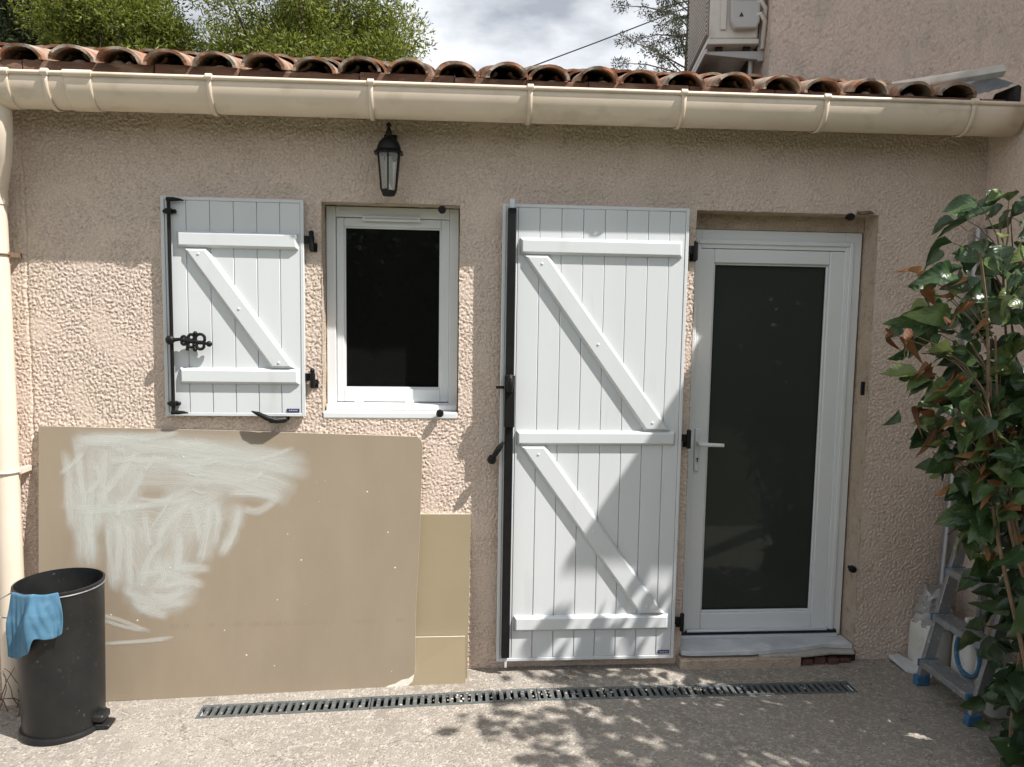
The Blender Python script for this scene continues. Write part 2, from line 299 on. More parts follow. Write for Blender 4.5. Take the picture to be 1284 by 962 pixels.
def bandnoise(nu, nv, step, wl, spread=.45, aniso=(1, 1), seed=1):
    g = np.random.default_rng(seed).standard_normal((nu, nv)); F = np.fft.rfft2(g)
    fu = np.fft.fftfreq(nu, step)[:, None]*aniso[0]; fv = np.fft.rfftfreq(nv, step)[None, :]*aniso[1]
    q = np.sqrt(fu**2+fv**2)*wl; q[0, 0] = 1e-6
    h = np.fft.irfft2(F*np.exp(-(np.log(q)/spread)**2), s=(nu, nv)); return h/h.std()
def stucco(name, mat, parent, origin, U, V, Nn, lu, lv, step=.0042, amp=.0060, holes=(), aniso=(1, 1), seed=3, groove=None):
    """rendered wall: a fine grid with real relief (flattened plates and winding crevices)"""
    nu = int(lu/step)+1; nv = int(lv/step)+1
    us = np.linspace(0, lu, nu); vs_ = np.linspace(0, lv, nv)
    for (a, b, c_, d) in holes:      # grid lines exactly on the edges of the openings
        for e, arr in ((a, us), (b, us), (c_, vs_), (d, vs_)): arr[np.argmin(abs(arr-e))] = e
    h = bandnoise(nu, nv, step, .0235, .45, aniso, seed); h2 = bandnoise(nu, nv, step, .013, .5, aniso, seed+1); big = bandnoise(nu, nv, step, .35, .5, (1, 1), seed+2)
    ridge = np.minimum(np.abs(h)*2.7, 1.0)           # crevices where the band noise crosses zero
    d = -1 + ridge*1.0 + .17*np.clip(h2, -1.5, .9) + .22*np.clip(h, -1, 1.0)
    smoothm = np.clip((big-.5)*.5, 0, .5); d = d*(1-smoothm)
    d = np.clip(d, -1.15, .5)*amp
    if groove:
        for gx in groove: d -= .006*np.exp(-((us[:, None]-gx-.0025*np.sin(vs_[None, :]*9)-.0015*np.sin(vs_[None, :]*31))/.0045)**2)
    P = (np.array(origin)[None, None, :] + us[:, None, None]*np.array(U) + vs_[None, :, None]*np.array(V) + d[:, :, None]*np.array(Nn)).astype(np.float32)
    if parent is not None: P -= np.array(OFF[parent.name], dtype=np.float32)
    idx = np.arange(nu*nv).reshape(nu, nv)
    q = np.stack([idx[:-1, :-1], idx[1:, :-1], idx[1:, 1:], idx[:-1, 1:]], -1)
    cu = (us[:-1]+us[1:])/2; cv = (vs_[:-1]+vs_[1:])/2; keep = np.ones((nu-1, nv-1), bool)
    for (a, b, c_, e) in holes: keep &= ~((cu[:, None] > a) & (cu[:, None] < b) & (cv[None, :] > c_) & (cv[None, :] < e))
    q = q[keep]; me = bpy.data.meshes.new(name); me.vertices.add(nu*nv); me.vertices.foreach_set('co', P.reshape(-1))
    me.loops.add(q.size); me.loops.foreach_set('vertex_index', q.reshape(-1).astype(np.int32)); me.polygons.add(len(q))
    me.polygons.foreach_set('loop_start', np.arange(0, q.size, 4, dtype=np.int32)); me.polygons.foreach_set('use_smooth', np.ones(len(q), bool))
    me.update(calc_edges=True); me.materials.append(mat)
    ob = bpy.data.objects.new(name, me); C.objects.link(ob); ob.parent = parent; return ob

# ------------------------------------------------------------------ ground with the drain slot
def gz(x): return -.030*max(0, .35-x) if x > -2.6 else -.0885
DX0, DX1, DY0, DY1 = -1.13, 1.985, -.352, -.232
def ground():
    xs = sorted(set([-150, -60, -25, -12, -6, -4] + [round(-2.6+.13*i, 4) for i in range(46)] + [DX0, DX1, .35, 5, 9, 20, 60, 150]))
    ys = sorted(set([-150, -60, -25, -12, -7, -5, -3.4, -2.6, -2, -1.5, -1.1, -.8, -.6, -.45, DY0, DY1, -.15, -.05, .2, .6, 1.5, 4, 10, 25, 60, 150]))
    V = [(x, y, gz(x)) for x in xs for y in ys]; ny = len(ys); F = []
    for i in range(len(xs)-1):
        for j in range(ny-1):
            if xs[i] >= DX0-1e-6 and xs[i+1] <= DX1+1e-6 and ys[j] >= DY0-1e-6 and ys[j+1] <= DY1+1e-6: continue
            F.append((i*ny+j, (i+1)*ny+j, (i+1)*ny+j+1, i*ny+j+1))
    o = MB().add(V, F).build('ground', m_ground, None, smooth=20); o['kind'] = 'structure'
ground()

m_added_lawn = M('added_lawn', (.035, .055, .015), (.055, .075, .02), 3, .95, .8, 40, dist=.03)
o = MB().slab([(-14, -9.9), (14, -9.9), (14, -2.25), (-14, -2.25)], -.12, .010).build('added_lawn', m_added_lawn, None, smooth=0); o['kind'] = 'structure'  # unseen dark ground added so the door pane reflects less sunlit terrace

# ------------------------------------------------------------------ the annex
house = root('annex_house', (0, 0, 0), 'low beige rendered annex with terracotta tile roof, white window and glazed white door', 'building')
WX0, WX1, WZ0, WZ1 = -.61, .043, 1.275, 2.304      # window opening
OX0, OX1, OZ0, OZ1 = 1.205, 2.135, -.02, 2.312      # door opening
X0, Z0 = -2.35, -.12
stucco('wall', m_stucco, house, (X0, 0, Z0), (1, 0, 0), (0, 0, 1), (0, -1, 0), 5.05, 2.90,
       holes=[(WX0-X0, WX1-X0, WZ0-Z0, WZ1-Z0), (OX0-X0, OX1-X0, OZ0-Z0, OZ1-Z0)], aniso=(.85, 1.1), groove=[-1.951-X0])
stucco('wall', m_stucco, house, (-4.45, 0, Z0), (1, 0, 0), (0, 0, 1), (0, -1, 0), 2.1, 2.90, .010, .0055, seed=61)
stucco('wall', m_stucco, house, (-4.45, 3.0, Z0), (0, -1, 0), (0, 0, 1), (-1, 0, 0), 3.0, 2.90, .014, .0055, seed=71)
# reveals of both openings, smooth mortar, a little uneven
def reveal(name, x0, x1, z0, z1, dep, y0=-.002, sill=True):
    mb = MB()
    def strip(a, b, n=28):
        P = []; ax = (b[0]-a[0], b[1]-a[1])
        for i in range(n+1):
            t = i/n
            for k, y in enumerate((y0, .015, .05, dep)):
                j = random.uniform(-.002, .002) if 0 < i < n else 0
                P.append((a[0]+ax[0]*t + (j if ax[0] == 0 else 0), y, a[1]+ax[1]*t + (j if ax[1] == 0 else 0)))
        mb.add(P, [(i*4+k, i*4+k+1, i*4+k+5, i*4+k+4) for i in range(n) for k in range(3)])
    strip((x0, z0), (x0, z1)); strip((x1, z1), (x1, z0)); strip((x0, z1), (x1, z1))
    if sill: strip((x1, z0), (x0, z0))
    return mb.build(name, m_mortar, house, smooth=60)
reveal('window_reveal', WX0, WX1, WZ0, WZ1, .22)
reveal('door_reveal', OX0, OX1, OZ0, OZ1, .22, sill=False)
# mortar fill above the door frame
box('lintel_fill', m_mortar, house, OX0+.001, OX1-.001, .125, .215, 2.236, OZ1+.02, .004)
# rooms behind the panes
def room(name, x0, x1, y0, y1, z0, z1, fx0, fx1, fz0, fz1):
    mb = MB(); mb.add([(x0, y0, z0), (x1, y0, z0), (x1, y1, z0), (x0, y1, z0), (x0, y0, z1), (x1, y0, z1), (x1, y1, z1), (x0, y1, z1)],
        [(0, 1, 2, 3), (4, 7, 6, 5), (1, 5, 6, 2), (2, 6, 7, 3), (3, 7, 4, 0)])
    mb.add([(x0, y0, z0), (x1, y0, z0), (x1, y0, z1), (x0, y0, z1), (fx0, y0, fz0), (fx1, y0, fz0), (fx1, y0, fz1), (fx0, y0, fz1)], [(0, 1, 5, 4), (1, 2, 6, 5), (2, 3, 7, 6), (3, 0, 4, 7)])
    return mb.build(name, m_room, house, smooth=0)
room('room_lining', -2.3, .62, .22, 2.6, -.05, 2.55, WX0, WX1, WZ0, WZ1)
room('room_lining', .66, 2.64, .22, 2.6, -.05, 2.6, OX0, OX1, .02, OZ1)

# ---- window: frame, sash, pane
def frame(name, mat, par, x0, x1, z0, z1, wl, wr, wt, wb, y0, y1, bevel=.003):
    objs = [box(name, mat, par, x0, x0+wl, y0, y1, z0, z1, bevel), box(name, mat, par, x1-wr, x1, y0, y1, z0, z1, bevel)]
    objs += [box(name, mat, par, x0+wl, x1-wr, y0+.0004, y1, z1-wt, z1, bevel), box(name, mat, par, x0+wl, x1-wr, y0+.0004, y1, z0, z0+wb, bevel)]
    return objs
win = MB(); win.box(WX0+.003, WX1-.003, .19, .21, WZ0+.002, WZ0+.05)
window = win.build('window', m_white, house, .002, label='small white window with one dark pane')
frame('window_frame', m_white, window, WX0+.003, WX1-.003, WZ0+.03, WZ1-.004, .045, .045, .05, .03, .115, .19)
frame('sash', m_white, window, WX0+.05, WX1-.048, WZ0+.064, WZ1-.056, .036, .042, .042, .064, .132, .185, .004)
frame('glazing_bead', m_white, window, WX0+.086, WX1-.09, WZ0+.128, WZ1-.098, .008, .008, .008, .010, .142, .17, .002)
box('pane', m_glass, window, WX0+.09, WX1-.094, .155, .163, WZ0+.132, WZ1-.102, 0)
box('gasket', m_rubber, window, WX0+.093, WX1-.097, .150, .1545, WZ0+.137, WZ0+.141, 0)
v = box('trickle_vent', m_white, window, -.432, -.149, .104, .1152, 2.231, 2.257, .003)
box('vent_slot', m_acgrey, v, -.420, -.161, .1015, .1038, 2.242, 2.246, 0)
box('window_sill', m_white, window, WX0+.001, WX1-.001, -.004, .118, WZ0-.004, WZ0+.028, .006)
box('window_sill', m_white, window, WX0+.006, WX1-.004, .055, .1148, WZ0+.0285, WZ0+.058, .006)
for x in (-.45, -.20): box('drain_cap', m_white, window, x-.022, x+.022, .108, .1145, WZ0+.062, WZ0+.072, .002)
def stop_knob(name, x, z, par, y0=.0, ln=.045, rr=.019):
    mb = MB(); mb.tube([(x, y0+.01, z), (x, y0-ln*.45, z)], .009, 10); mb.tube([(x, y0-ln*.4, z), (x, y0-ln*.75, z), (x, y0-ln, z)], [rr, rr, rr*.72], 14); return mb.build(name, m_black, par)
stop_knob('shutter_stop', -.042, 2.278, house); stop_knob('shutter_stop', -.045, 1.302, house)
stop_knob('shutter_stop', 1.975, 2.296, house); stop_knob('shutter_stop', 2.092, .50, house)
box('latch_plate', m_black, house, 2.093, 2.112, -.012, .003, 1.405, 1.475, .004)
MB().tube([(2.02, -.006, 2.322), (2.05, -.014, 2.318), (2.085, -.012, 2.324), (2.105, -.004, 2.321)], [.006, .010, .007, .003], 8).build('rusty_hook', m_stem, house)

# ---- door
DZ0, DZ1 = .094, 2.234; DXa, DXb = OX0+.004, 2.124
door = box('door', m_white, house, DXa+.01, DXb-.01, .19, .212, DZ0-.03, DZ0+.03, .002, label='white glazed door with one tall dark pane')
frame('door_frame', m_white, door, DXa, DXb, DZ0-.01, DZ1, .066, .086, .094, .03, .122, .19)
frame('frame_lip', m_white, door, DXa+.03, DXb-.045, DZ0-.008, DZ1-.05, .02, .02, .022, .02, .112, .1216, .003)
SX0, SX1, SZ0, SZ1 = DXa+.062, 2.040, DZ0+.022, DZ1-.096
frame('sash', m_white, door, SX0, SX1, SZ0, SZ1, .076, .080, .070, .098, .126, .185, .005)
frame('glazing_bead', m_white, door, SX0+.076, SX1-.080, SZ0+.098, SZ1-.070, .010, .010, .010, .010, .140, .175, .003)
box('pane', m_doorglass, door, SX0+.080, SX1-.084, .156, .166, SZ0+.102, SZ1-.074, 0)
frame('gasket', m_rubber, door, SX0+.0865, SX1-.0905, SZ0+.1085, SZ1-.0805, .004, .004, .004, .006, .150, .1555, 0)
MB().prism([(SX0-.004, SZ0+.004), (SX1, SZ0+.004), (SX1, SZ0+.016), (SX0-.004, SZ0+.016)], .098, .1255).build('weather_bar', m_alu, door, .003)
box('bottom_seal', m_rubber, door, DXa+.02, DXb-.03, .104, .122, SZ0-.012, SZ0+.0035, 0)
box('threshold_bar', m_alu, door, DXa+.02, DXb-.03, .092, .122, SZ0-.030, SZ0-.0125, .002)
hp = box('handle', m_white, door, 1.276, 1.304, .112, .1262, .985, 1.215, .006)
MB().tube([(1.290, .115, 1.137), (1.290, .062, 1.137), (1.302, .056, 1.137), (1.41, .058, 1.133)], [.011, .011, .011, .0095], 12).build('lever', m_white, hp)
MB().tube([(1.290, .1135, 1.052), (1.290, .108, 1.052)], .011, 14).build('lock_cylinder', m_alu, hp)
MB().tube([(1.290, .1076, 1.054), (1.290, .105, 1.054)], .005, 8).box(1.288, 1.292, .105, .1076, 1.036, 1.052).build('keyhole', m_black, hp)

# ---- broken marble threshold and the block under it
thr = [(OX0-.012, .118), (OX0-.010, -.045), (OX0+.03, -.058), (1.35, -.060), (1.47, -.058), (1.55, -.060), (1.60, -.052), (1.63, -.056), (1.67, -.044), (1.72, -.040), (1.80, -.036), (1.86, -.022), (1.92, -.006), (1.97, .010), (2.02, .006), (2.08, -.004), (2.128, -.010), (2.128, .118)]
MB().slab(thr, .062, .086).build('threshold_slab', m_marble, house, .003)
MB().slab([(1.60, -.047), (1.70, -.032), (1.85, -.016), (1.97, .012), (2.06, .002), (2.13, -.008), (2.118, -.05), (1.99, -.044), (1.93, -.058), (1.84, -.07), (1.70, -.067), (1.62, -.064)], .050, .0617).build('threshold_break', m_chip, house, .002)
box('step_block', m_mortar, house, OX0-.02, 1.82, -.075, .12, -.03, .0498, .006)
box('step_core', m_dark, house, 1.82, OX1+.01, -.012, .12, -.03, .0496, .004)
for i in range(4): 
    x = 1.835+i*.071; box('brick', m_brick, house, x, x+.060, -.050+random.uniform(-.008, .012), .02, -.025, .030+random.uniform(-.006, .008), .008)

# ---- gutter
def glip(x): return 2.777+.0075*x
def gprof(g=0, n=16):
    return [(-.19+(.09+g)*math.copysign(abs(math.cos(a))**.9, math.cos(a)), -(.125+g)*abs(math.sin(a))**.9) for a in [math.pi*i/n for i in range(n+1)]]
def sweep_profile(mb, prof, xs, zf):
    n = len(prof); P = [(x, y, zf(x)+z) for x in xs for y, z in prof]
    return mb.add(P, [(i*n+j, i*n+j+1, (i+1)*n+j+1, (i+1)*n+j) for i in range(len(xs)-1) for j in range(n-1)])
GX = [-4.5+.25*i for i in range(29)]+[2.66]
mb = MB(); sweep_profile(mb, gprof(), GX, glip)
gut = mb.build('gutter', m_cream, house, smooth=50, label='cream half-round gutter along the eave')
sm = gut.modifiers.new('solid', 'SOLIDIFY'); sm.thickness = .004; sm.offset = 1
MB().tube([(x, -.281, glip(x)+.002) for x in GX], .0095, 10).build('gutter_bead', m_cream, gut)
for x, wd in [(-1.70, .02), (-1.032, .02), (-.351, .02), (.344, .02), (1.036, .02), (1.699, .022), (2.405, .022)]:
    mb = MB(); sweep_profile(mb, gprof(.006)[4:], [x-wd/2, x+wd/2], glip); mb.tube([(x-wd*.6, -.283, glip(x)+.004), (x+wd*.6, -.283, glip(x)+.004)], .0135, 10)
    o = mb.build('gutter_bracket', m_cream, gut, smooth=50); s_ = o.modifiers.new('solid', 'SOLIDIFY'); s_.thickness = .004; s_.offset = 0
for xa, xb in [(-1.625, -1.515), (-2.12, -1.85)]:
    mb = MB(); sweep_profile(mb, gprof(.004), [xa, xa+.01, xb-.01, xb], glip); mb.tube([(xa, -.281, glip(xa)+.002), (xb, -.281, glip(xb)+.002)], .0125, 10)
    o = mb.build('gutter_joint', m_cream, gut, smooth=50); s_ = o.modifiers.new('solid', 'SOLIDIFY'); s_.thickness = .004; s_.offset = 1
ec = gprof(.001); MB().add([(2.661, y, glip(2.66)+z) for y, z in ec], [tuple(range(len(ec)))]).build('gutter_end', m_cream, gut, smooth=0)
# downpipe
dp = MB().tube([(-2.035, -.085, -.10), (-2.035, -.085, 1.2), (-2.040, -.085, 2.30)], .054, 20).build('downpipe', m_pipe, house, label='cream downpipe in front of the wall')
MB().tube([(-1.950, -.185, 2.67), (-1.950, -.185, 2.60), (-1.957, -.180, 2.545), (-1.985, -.140, 2.45), (-2.015, -.105, 2.38), (-2.038, -.085, 2.31), (-2.038, -.085, 2.24)], [.055, .056, .060, .060, .060, .059, .057], 20).build('pipe_elbow', m_pipe, dp)
for z in (2.315, 2.515): MB().torus((-2.035 if z < 2.4 else -1.965, -.09 if z < 2.4 else -.168, z), .0595, .003, 'z').build('pipe_seam', m_pipe, dp)
MB().torus((-2.035, -.085, 1.03), .058, .006, 'z').box(-1.984, -1.962, -.088, .0, 1.02, 1.042).build('pipe_clip', m_pipe, dp)
MB().torus((-2.038, -.085, 2.02), .058, .004, 'z').box(-1.986, -1.97, -.085, .0, 2.01, 2.03).build('pipe_clip', m_stem, dp)

# ---- roof
SL = rad(16.5); tn = math.tan(SL)
mb = MB()
def deck(x0, x1, y0, y1, th=.05):
    a, b = 2.795+(y0+.16)*tn, 2.795+(y1+.16)*tn
    mb.add([(x0, y0, a-th), (x1, y0, a-th), (x1, y1, b-th), (x0, y1, b-th), (x0, y0, a), (x1, y0, a), (x1, y1, b), (x0, y1, b)], [(3, 2, 1, 0), (4, 5, 6, 7), (0, 1, 5, 4), (1, 2, 6, 5), (2, 3, 7, 6), (3, 0, 4, 7)])
deck(-4.5, 2.64, -.15, .63); deck(-4.5, 1.795, .6302, 3.2)
roof = mb.build('roof', m_eave, house, smooth=0)
xe = -4.48
while xe < 2.55:
    ln = random.uniform(.36, .62); box('eave_board', m_eave, roof, xe, min(xe+ln-.004, 2.63), -.178+random.uniform(-.006, .006), -.151, 2.742, 2.848+random.uniform(-.006, .004), .004); xe += ln
def tile_mesh(name, cover, seed):
    rn = random.Random(seed); L_, n, k = .44, 12, 5; V = []; F = []
    a0, a1 = (.094, .074) if cover else (.080, .098); th = .014
    for lay in (0, 1):
        for i in range(k+1):
            t = i/k; hw = a0+(a1-a0)*t - (th if lay else 0)
            for j in range(n+1):
                a = math.pi*j/n; rag = (rn.uniform(-.006, .004) if i == 0 else 0)
                rise = (hw*.70 + (.0 if not lay else -.002))*math.sin(a)
                V.append((-hw*math.cos(a) + rn.uniform(-.0012, .0012), t*L_+rag, (rise if cover else -rise*.72) + (0 if not lay or cover else .004)))
    W_ = n+1; S = (k+1)*W_
    for i in range(k):
        for j in range(n):
            a, b, c_, d = i*W_+j, i*W_+j+1, (i+1)*W_+j+1, (i+1)*W_+j
            F.append((a, b, c_, d) if cover else (d, c_, b, a)); F.append((a+S, d+S, c_+S, b+S))
    for j in range(n): F.append((j, j+S, j+1+S, j+1)); F.append((k*W_+j, k*W_+j+1, k*W_+j+1+S, k*W_+j+S))
    for i in range(k): F.append((i*W_, (i+1)*W_, (i+1)*W_+S, i*W_+S)); F.append((i*W_+n, i*W_+n+S, (i+1)*W_+n+S, (i+1)*W_+n))
    me = bpy.data.meshes.new(name); me.from_pydata(V, [], F); me.materials.append(m_tile); finish(me, 45); return me
covers = [tile_mesh('roof_tile', True, s) for s in range(5)]; chans = [tile_mesh('channel_tile', False, s) for s in range(9, 12)]
cols = [-2.50, -2.285, -2.07, -1.845, -1.63, -1.43, -1.238, -1.028, -.818, -.607, -.405, -.195, .014, .245, .437, .655, .86, 1.07, 1.295, 1.515, 1.727, 1.945, 2.165, 2.375]
cols = [round(-2.715-.215*i, 3) for i in range(8, -1, -1)] + cols
for ci, cx in enumerate(cols):
    for row in range(5):
        yb = -.205+row*.36*math.cos(SL); zb = 2.840+row*.36*math.sin(SL)
        if row > 1 and cx > 1.68: continue
        for kind_ in (0, 1):
            if kind_ == 1 and ci == len(cols)-1: continue
            me = random.choice(covers if kind_ == 0 else chans); o = bpy.data.objects.new('roof_tile' if kind_ == 0 else 'channel_tile', me); C.objects.link(o); o.parent = roof
            xo = cx if kind_ == 0 else (cx+cols[ci+1])/2
            jx, jy, jz = random.uniform(-.007, .007), random.uniform(-.02, .015), random.uniform(-.004, .004)
            o.location = (xo+jx, yb+jy+(0 if kind_ == 0 else .09), zb+jz+(.0 if kind_ == 0 else .052))
            o.rotation_euler = (SL-rad(2.4) if kind_ == 0 else SL-rad(1.5), random.uniform(-.06, .06), random.uniform(-.035, .035))
mb = MB()
for i in range(len(cols)-1):      # mortar lumps in the mouths of the tiles
    for k in range(2): mb.ball((cols[i]+random.uniform(-.05, .05), -.13+random.uniform(-.02, .02), 2.832+random.uniform(0, .015)), random.uniform(.022, .045), .03, random.uniform(.015, .028), 7, 5)
mb.build('mortar_bedding', m_mortar, roof, kind='stuff')
box('sky_block_board', m_eave, roof, -4.5, 1.76, 1.62, 1.70, 3.20, 3.42, .004)  # unseen, added to stop sky light showing through the tile tunnels
# folded sheet where the roof meets the taller house
MB().add([(2.20, .42, 3.02), (2.66, -.13, 2.995), (2.66, -.115, 3.030), (2.20, .44, 3.055), (2.20, .43, 3.0), (2.668, -.10, 2.975)], [(0, 1, 2, 3), (4, 5, 1, 0), (3, 2, 5, 4)]).build('flashing', m_flash, roof, smooth=0)
mb = MB(); P = []
for i in range(13):
    for j in range(7):
        t, s_ = i/12, j/6; P.append((2.44+.215*t, -.20+.30*s_, 2.862+.055*t*t+.11*s_*t+.03*s_+random.uniform(-.004, .004)))
mb.add(P, [(i*7+j, (i+1)*7+j, (i+1)*7+j+1, i*7+j+1) for i in range(12) for j in range(6)]); mb.build('zinc_valley', m_zinc, roof, smooth=60)
MB().prism([(2.655, 2.80), (2.685, 2.80), (2.685, 2.90), (2.668, 2.91), (2.655, 2.88)], -.21, -.05).build('valley_end', m_dark, roof, .004)

# ------------------------------------------------------------------ neighbouring house on the right
nb = root('neighbour_house', (3.0, 0, 0), 'taller weathered rendered house rising behind the tiled eave, its side wall closing the corner', 'building')
ca, sa = math.cos(rad(9)), math.sin(rad(9))      # the taller house stands a little askew
stucco('wall', m_stucco2, nb, (1.80, .65, 2.75), (ca, -sa, 0), (0, 0, 1), (-sa, -ca, 0), 2.2, 1.9, .008, .007, aniso=(1.25, .7), seed=21)
stucco('wall', m_stucco2, nb, (1.80+sa, .65+ca, 2.75), (-sa, -ca, 0), (0, 0, 1), (-ca, sa, 0), 1.0, 1.9, .010, .006, aniso=(1.25, .7), seed=31)
stucco('side_wall', m_stucco, nb, (2.69, .02, -.05), (0, -1, 0), (0, 0, 1), (-1, 0, 0), 1.04, 2.86, .007, .0065, seed=41)
MB().slab([(1.80+.015*ca+.015*sa, .65-.015*sa+.015*ca), (1.80+4*ca, .66-4*sa+.005), (1.80+4*ca+.98*sa, .66-4*sa+.98*ca), (1.815+.98*sa, .65+.98*ca)], 2.6, 5.0).box(2.698, 3.5, -1.014, .40, -.1, 2.81).build('wall_core', m_stucco2, nb, smooth=0)
MB().box(2.64, 3.8, -1.30, -.28, 3.745, 3.80).build('lean_to_roof', m_tile, nb, smooth=0)
for x, y in ((2.74, -.97), (3.44, -.97), (3.44, -.33)): box('added_post', m_stem, nb, x-.04, x+.04, y-.04, y+.04, 2.80, 3.746, .003)  # added instead of a wall, so sky light passes under the roof
MB().add([(1.50, .03, 4.52), (6.2, -.78, 4.52), (6.2, 2.2, 5.3), (1.50, 2.2, 5.3), (1.50, .03, 4.60), (6.2, -.78, 4.60), (6.2, 2.2, 5.4), (1.50, 2.2, 5.4)], [(3, 2, 1, 0), (4, 5, 6, 7), (0, 1, 5, 4), (1, 2, 6, 5), (2, 3, 7, 6), (3, 0, 4, 7)]).build('eave', m_tile, nb, smooth=0)

# ---- air conditioner on the side of the taller house
ac_pivot = (1.80, .65); ac = root('air_conditioner', (1.6, .9, 3.34), 'beige air conditioning unit on a wall bracket above the tiles', 'air conditioner')
A0, A1, B0, B1, ZA = 1.475, 1.755, .75, 1.52, 3.405
box('casing', m_ac, ac, A0, A1, B0, B1, ZA, ZA+.58, .012)
g = box('grille', m_grille, ac, A0-.012, A0-.001, B0+.02, B1-.02, ZA+.03, ZA+.55, .003)
for i in range(20): box('grille_slat', m_ac, g, A0-.019, A0-.0125, B0+.02, B1-.02, ZA+.04+i*.0255, ZA+.050+i*.0255, .001)
box('base_plate', m_ac, ac, A0-.012, A1+.004, B0-.008, B1+.008, ZA-.03, ZA-.0005, .004)
box('side_rib', m_ac, ac, A0+.06, A0+.095, B0-.012, B0-.0006, ZA+.05, ZA+.56, .004)
vc = MB().prism([(A0+.135, ZA+.045), (A0+.262, ZA+.045), (A0+.278, ZA+.085), (A0+.278, ZA+.56), (A0+.112, ZA+.56), (A0+.112, ZA+.095)], B0-.045, B0-.0005).build('valve_cover', m_acgrey, ac, .010)
MB().prism([(A0+.158, ZA+.110), (A0+.184, ZA+.110), (A0+.171, ZA+.135)], B0-.047, B0-.0452).build('warning_triangle', m_blackplastic, vc, smooth=0)
box('cover_step', m_ac, vc, A0+.135, A0+.268, B0-.056, B0-.0455, ZA+.205, ZA+.235, .004)
for k in range(2): MB().prism([(A0+.03+.014*k, ZA+.40), (A0+.038+.014*k, ZA+.40), (A0+.050+.014*k, ZA+.445), (A0+.042+.014*k, ZA+.445)], B0-.0018, B0-.0004).build('marking', m_blackplastic, ac, smooth=0)
for k, z in enumerate((.12, .19)): MB().tube([(A0+.255, B0-.03, ZA+z), (A1+.0, B0-.04, ZA+z+.005), (A1+.028, B0-.03, ZA+z-.03), (A1+.03, B0, ZA+z-.10), (A1+.03, B0+.02, ZA-.05)], .014, 10).build('pipe', m_ac, ac)
for y in (.80, 1.44):
    MB().prism([(1.47, ZA-.075), (1.80, ZA-.110), (1.80, ZA-.058), (1.47, ZA-.058)], y-.018, y+.018).build('bracket_arm', m_acgrey, ac, .002)
    box('bracket_upright', m_acgrey, ac, 1.765, 1.797, y-.019, y+.019, ZA-.115, ZA+.25, .003)
    box('mounting_foot', m_black, ac, 1.52, 1.56, y-.016, y+.016, ZA-.0578, ZA-.0302, .003)
    box('mounting_foot', m_black, ac, 1.68, 1.72, y-.016, y+.016, ZA-.0578, ZA-.0302, .003)
box('bracket_rail', m_acgrey, ac, 1.455, 1.4695, .76, 1.50, ZA-.080, ZA-.050, .002)
MB().tube([(1.735, .83, ZA-.03), (1.735, .83, ZA-.25)], .013, 10).build('condensate_pipe', m_acgrey, ac)

ac.location = (1.80-.2*ca+.25*sa, .65+.2*sa+.25*ca, 3.34); ac.rotation_euler.z = -rad(9)

# ------------------------------------------------------------------ shutters
def zshutter(nm, label, x0, x1, z0, z1, yf, lines, rails, braces, trim=.016, th=.028):
    rt = root(nm, ((x0+x1)/2, yf, z0), label, 'shutter')
    yb = yf+th; ed = [x0+trim]+lines+[x1-trim]
    for a, b in zip(ed[:-1], ed[1:]): box('plank', m_shut, rt, a+.0009, b-.0009, yf, yb-.006, z0+trim, z1-trim, .0028)
    box('backing', m_shut, rt, x0+.004, x1-.004, yb-.0058, yb, z0+.004, z1-.004, 0)
    for a, b, c_, d in ((x0, x0+trim, z0, z1), (x1-trim, x1, z0, z1), (x0+trim, x1-trim, z0, z0+trim), (x0+trim, x1-trim, z1-trim, z1)):
        box('edge_trim', m_shut, rt, a, b, yf-.003, yb-.0062, c_, d, .002)
    rt_ = .021
    def chamf(name, poly):
        n = len(poly); cx = sum(p[0] for p in poly)/n; cz = sum(p[1] for p in poly)/n
        V = [(x, yf, z) for x, z in poly] + [(x, yf-.006, z) for x, z in poly]
        inn = []
        for i in range(n):     # inset the front face
            p0, p1, p2 = Vector(poly[i-1]), Vector(poly[i]), Vector(poly[(i+1) % n]); e1 = (p1-p0).normalized(); e2 = (p2-p1).normalized()
            m1 = Vector((-e1.y, e1.x)); m2 = Vector((-e2.y, e2.x)); k = .012/(1+m1.dot(m2)); q = p1+(m1+m2)*k; inn.append(q)
        V += [(q.x, yf-rt_, q.y) for q in inn]
        F = [tuple(range(2*n, 3*n))]
        for lay in range(2): F += [(lay*n+i, lay*n+(i+1) % n, (lay+1)*n+(i+1) % n, (lay+1)*n+i) for i in range(n)]
        return MB().add(V, F).build(name, m_shut, rt, .0015)
    for a, b, c_, d in rails: chamf('rail', [(a, c_), (b, c_), (b, d), (a, d)])
    for (xa, xb, zt, xc, xd, zb) in braces:
        o = chamf('brace', [(xc, zb), (xd, zb), (xb, zt), (xa, zt)])
        for t in (.05, .5, .95):
            px = (xa+xb)/2+((xc+xd)/2-(xa+xb)/2)*t; pz = zt+(zb-zt)*t; MB().tube([(px, yf-rt_+.001, pz), (px, yf-rt_-.002, pz), (px, yf-rt_-.0035, pz)], [.006, .006, .003], 10).build('screw_cap', m_white, o)
    return rt
YS = -.034
sms = zshutter('window_shutter', 'small white Z-braced shutter with black espagnolette rod beside the window', -1.334, -.687, 1.285, 2.305, YS,
    [-1.222, -1.115, -1.008, -.902, -.797], [(-1.262, -.712, 2.072, 2.149), (-1.262, -.712, 1.438, 1.514)], [(-1.236, -1.130, 2.0715, -.840, -.728, 1.5145)])
lb = box('maker_label', m_sticker, sms, -.772, -.714, YS-.0042, YS-.0004, 1.306, 1.322, 0)
for k in range(5): box('print', m_print, lb, -.762+k*.0085, -.757+k*.0085, YS-.0048, YS-.0043, 1.311, 1.317, 0)
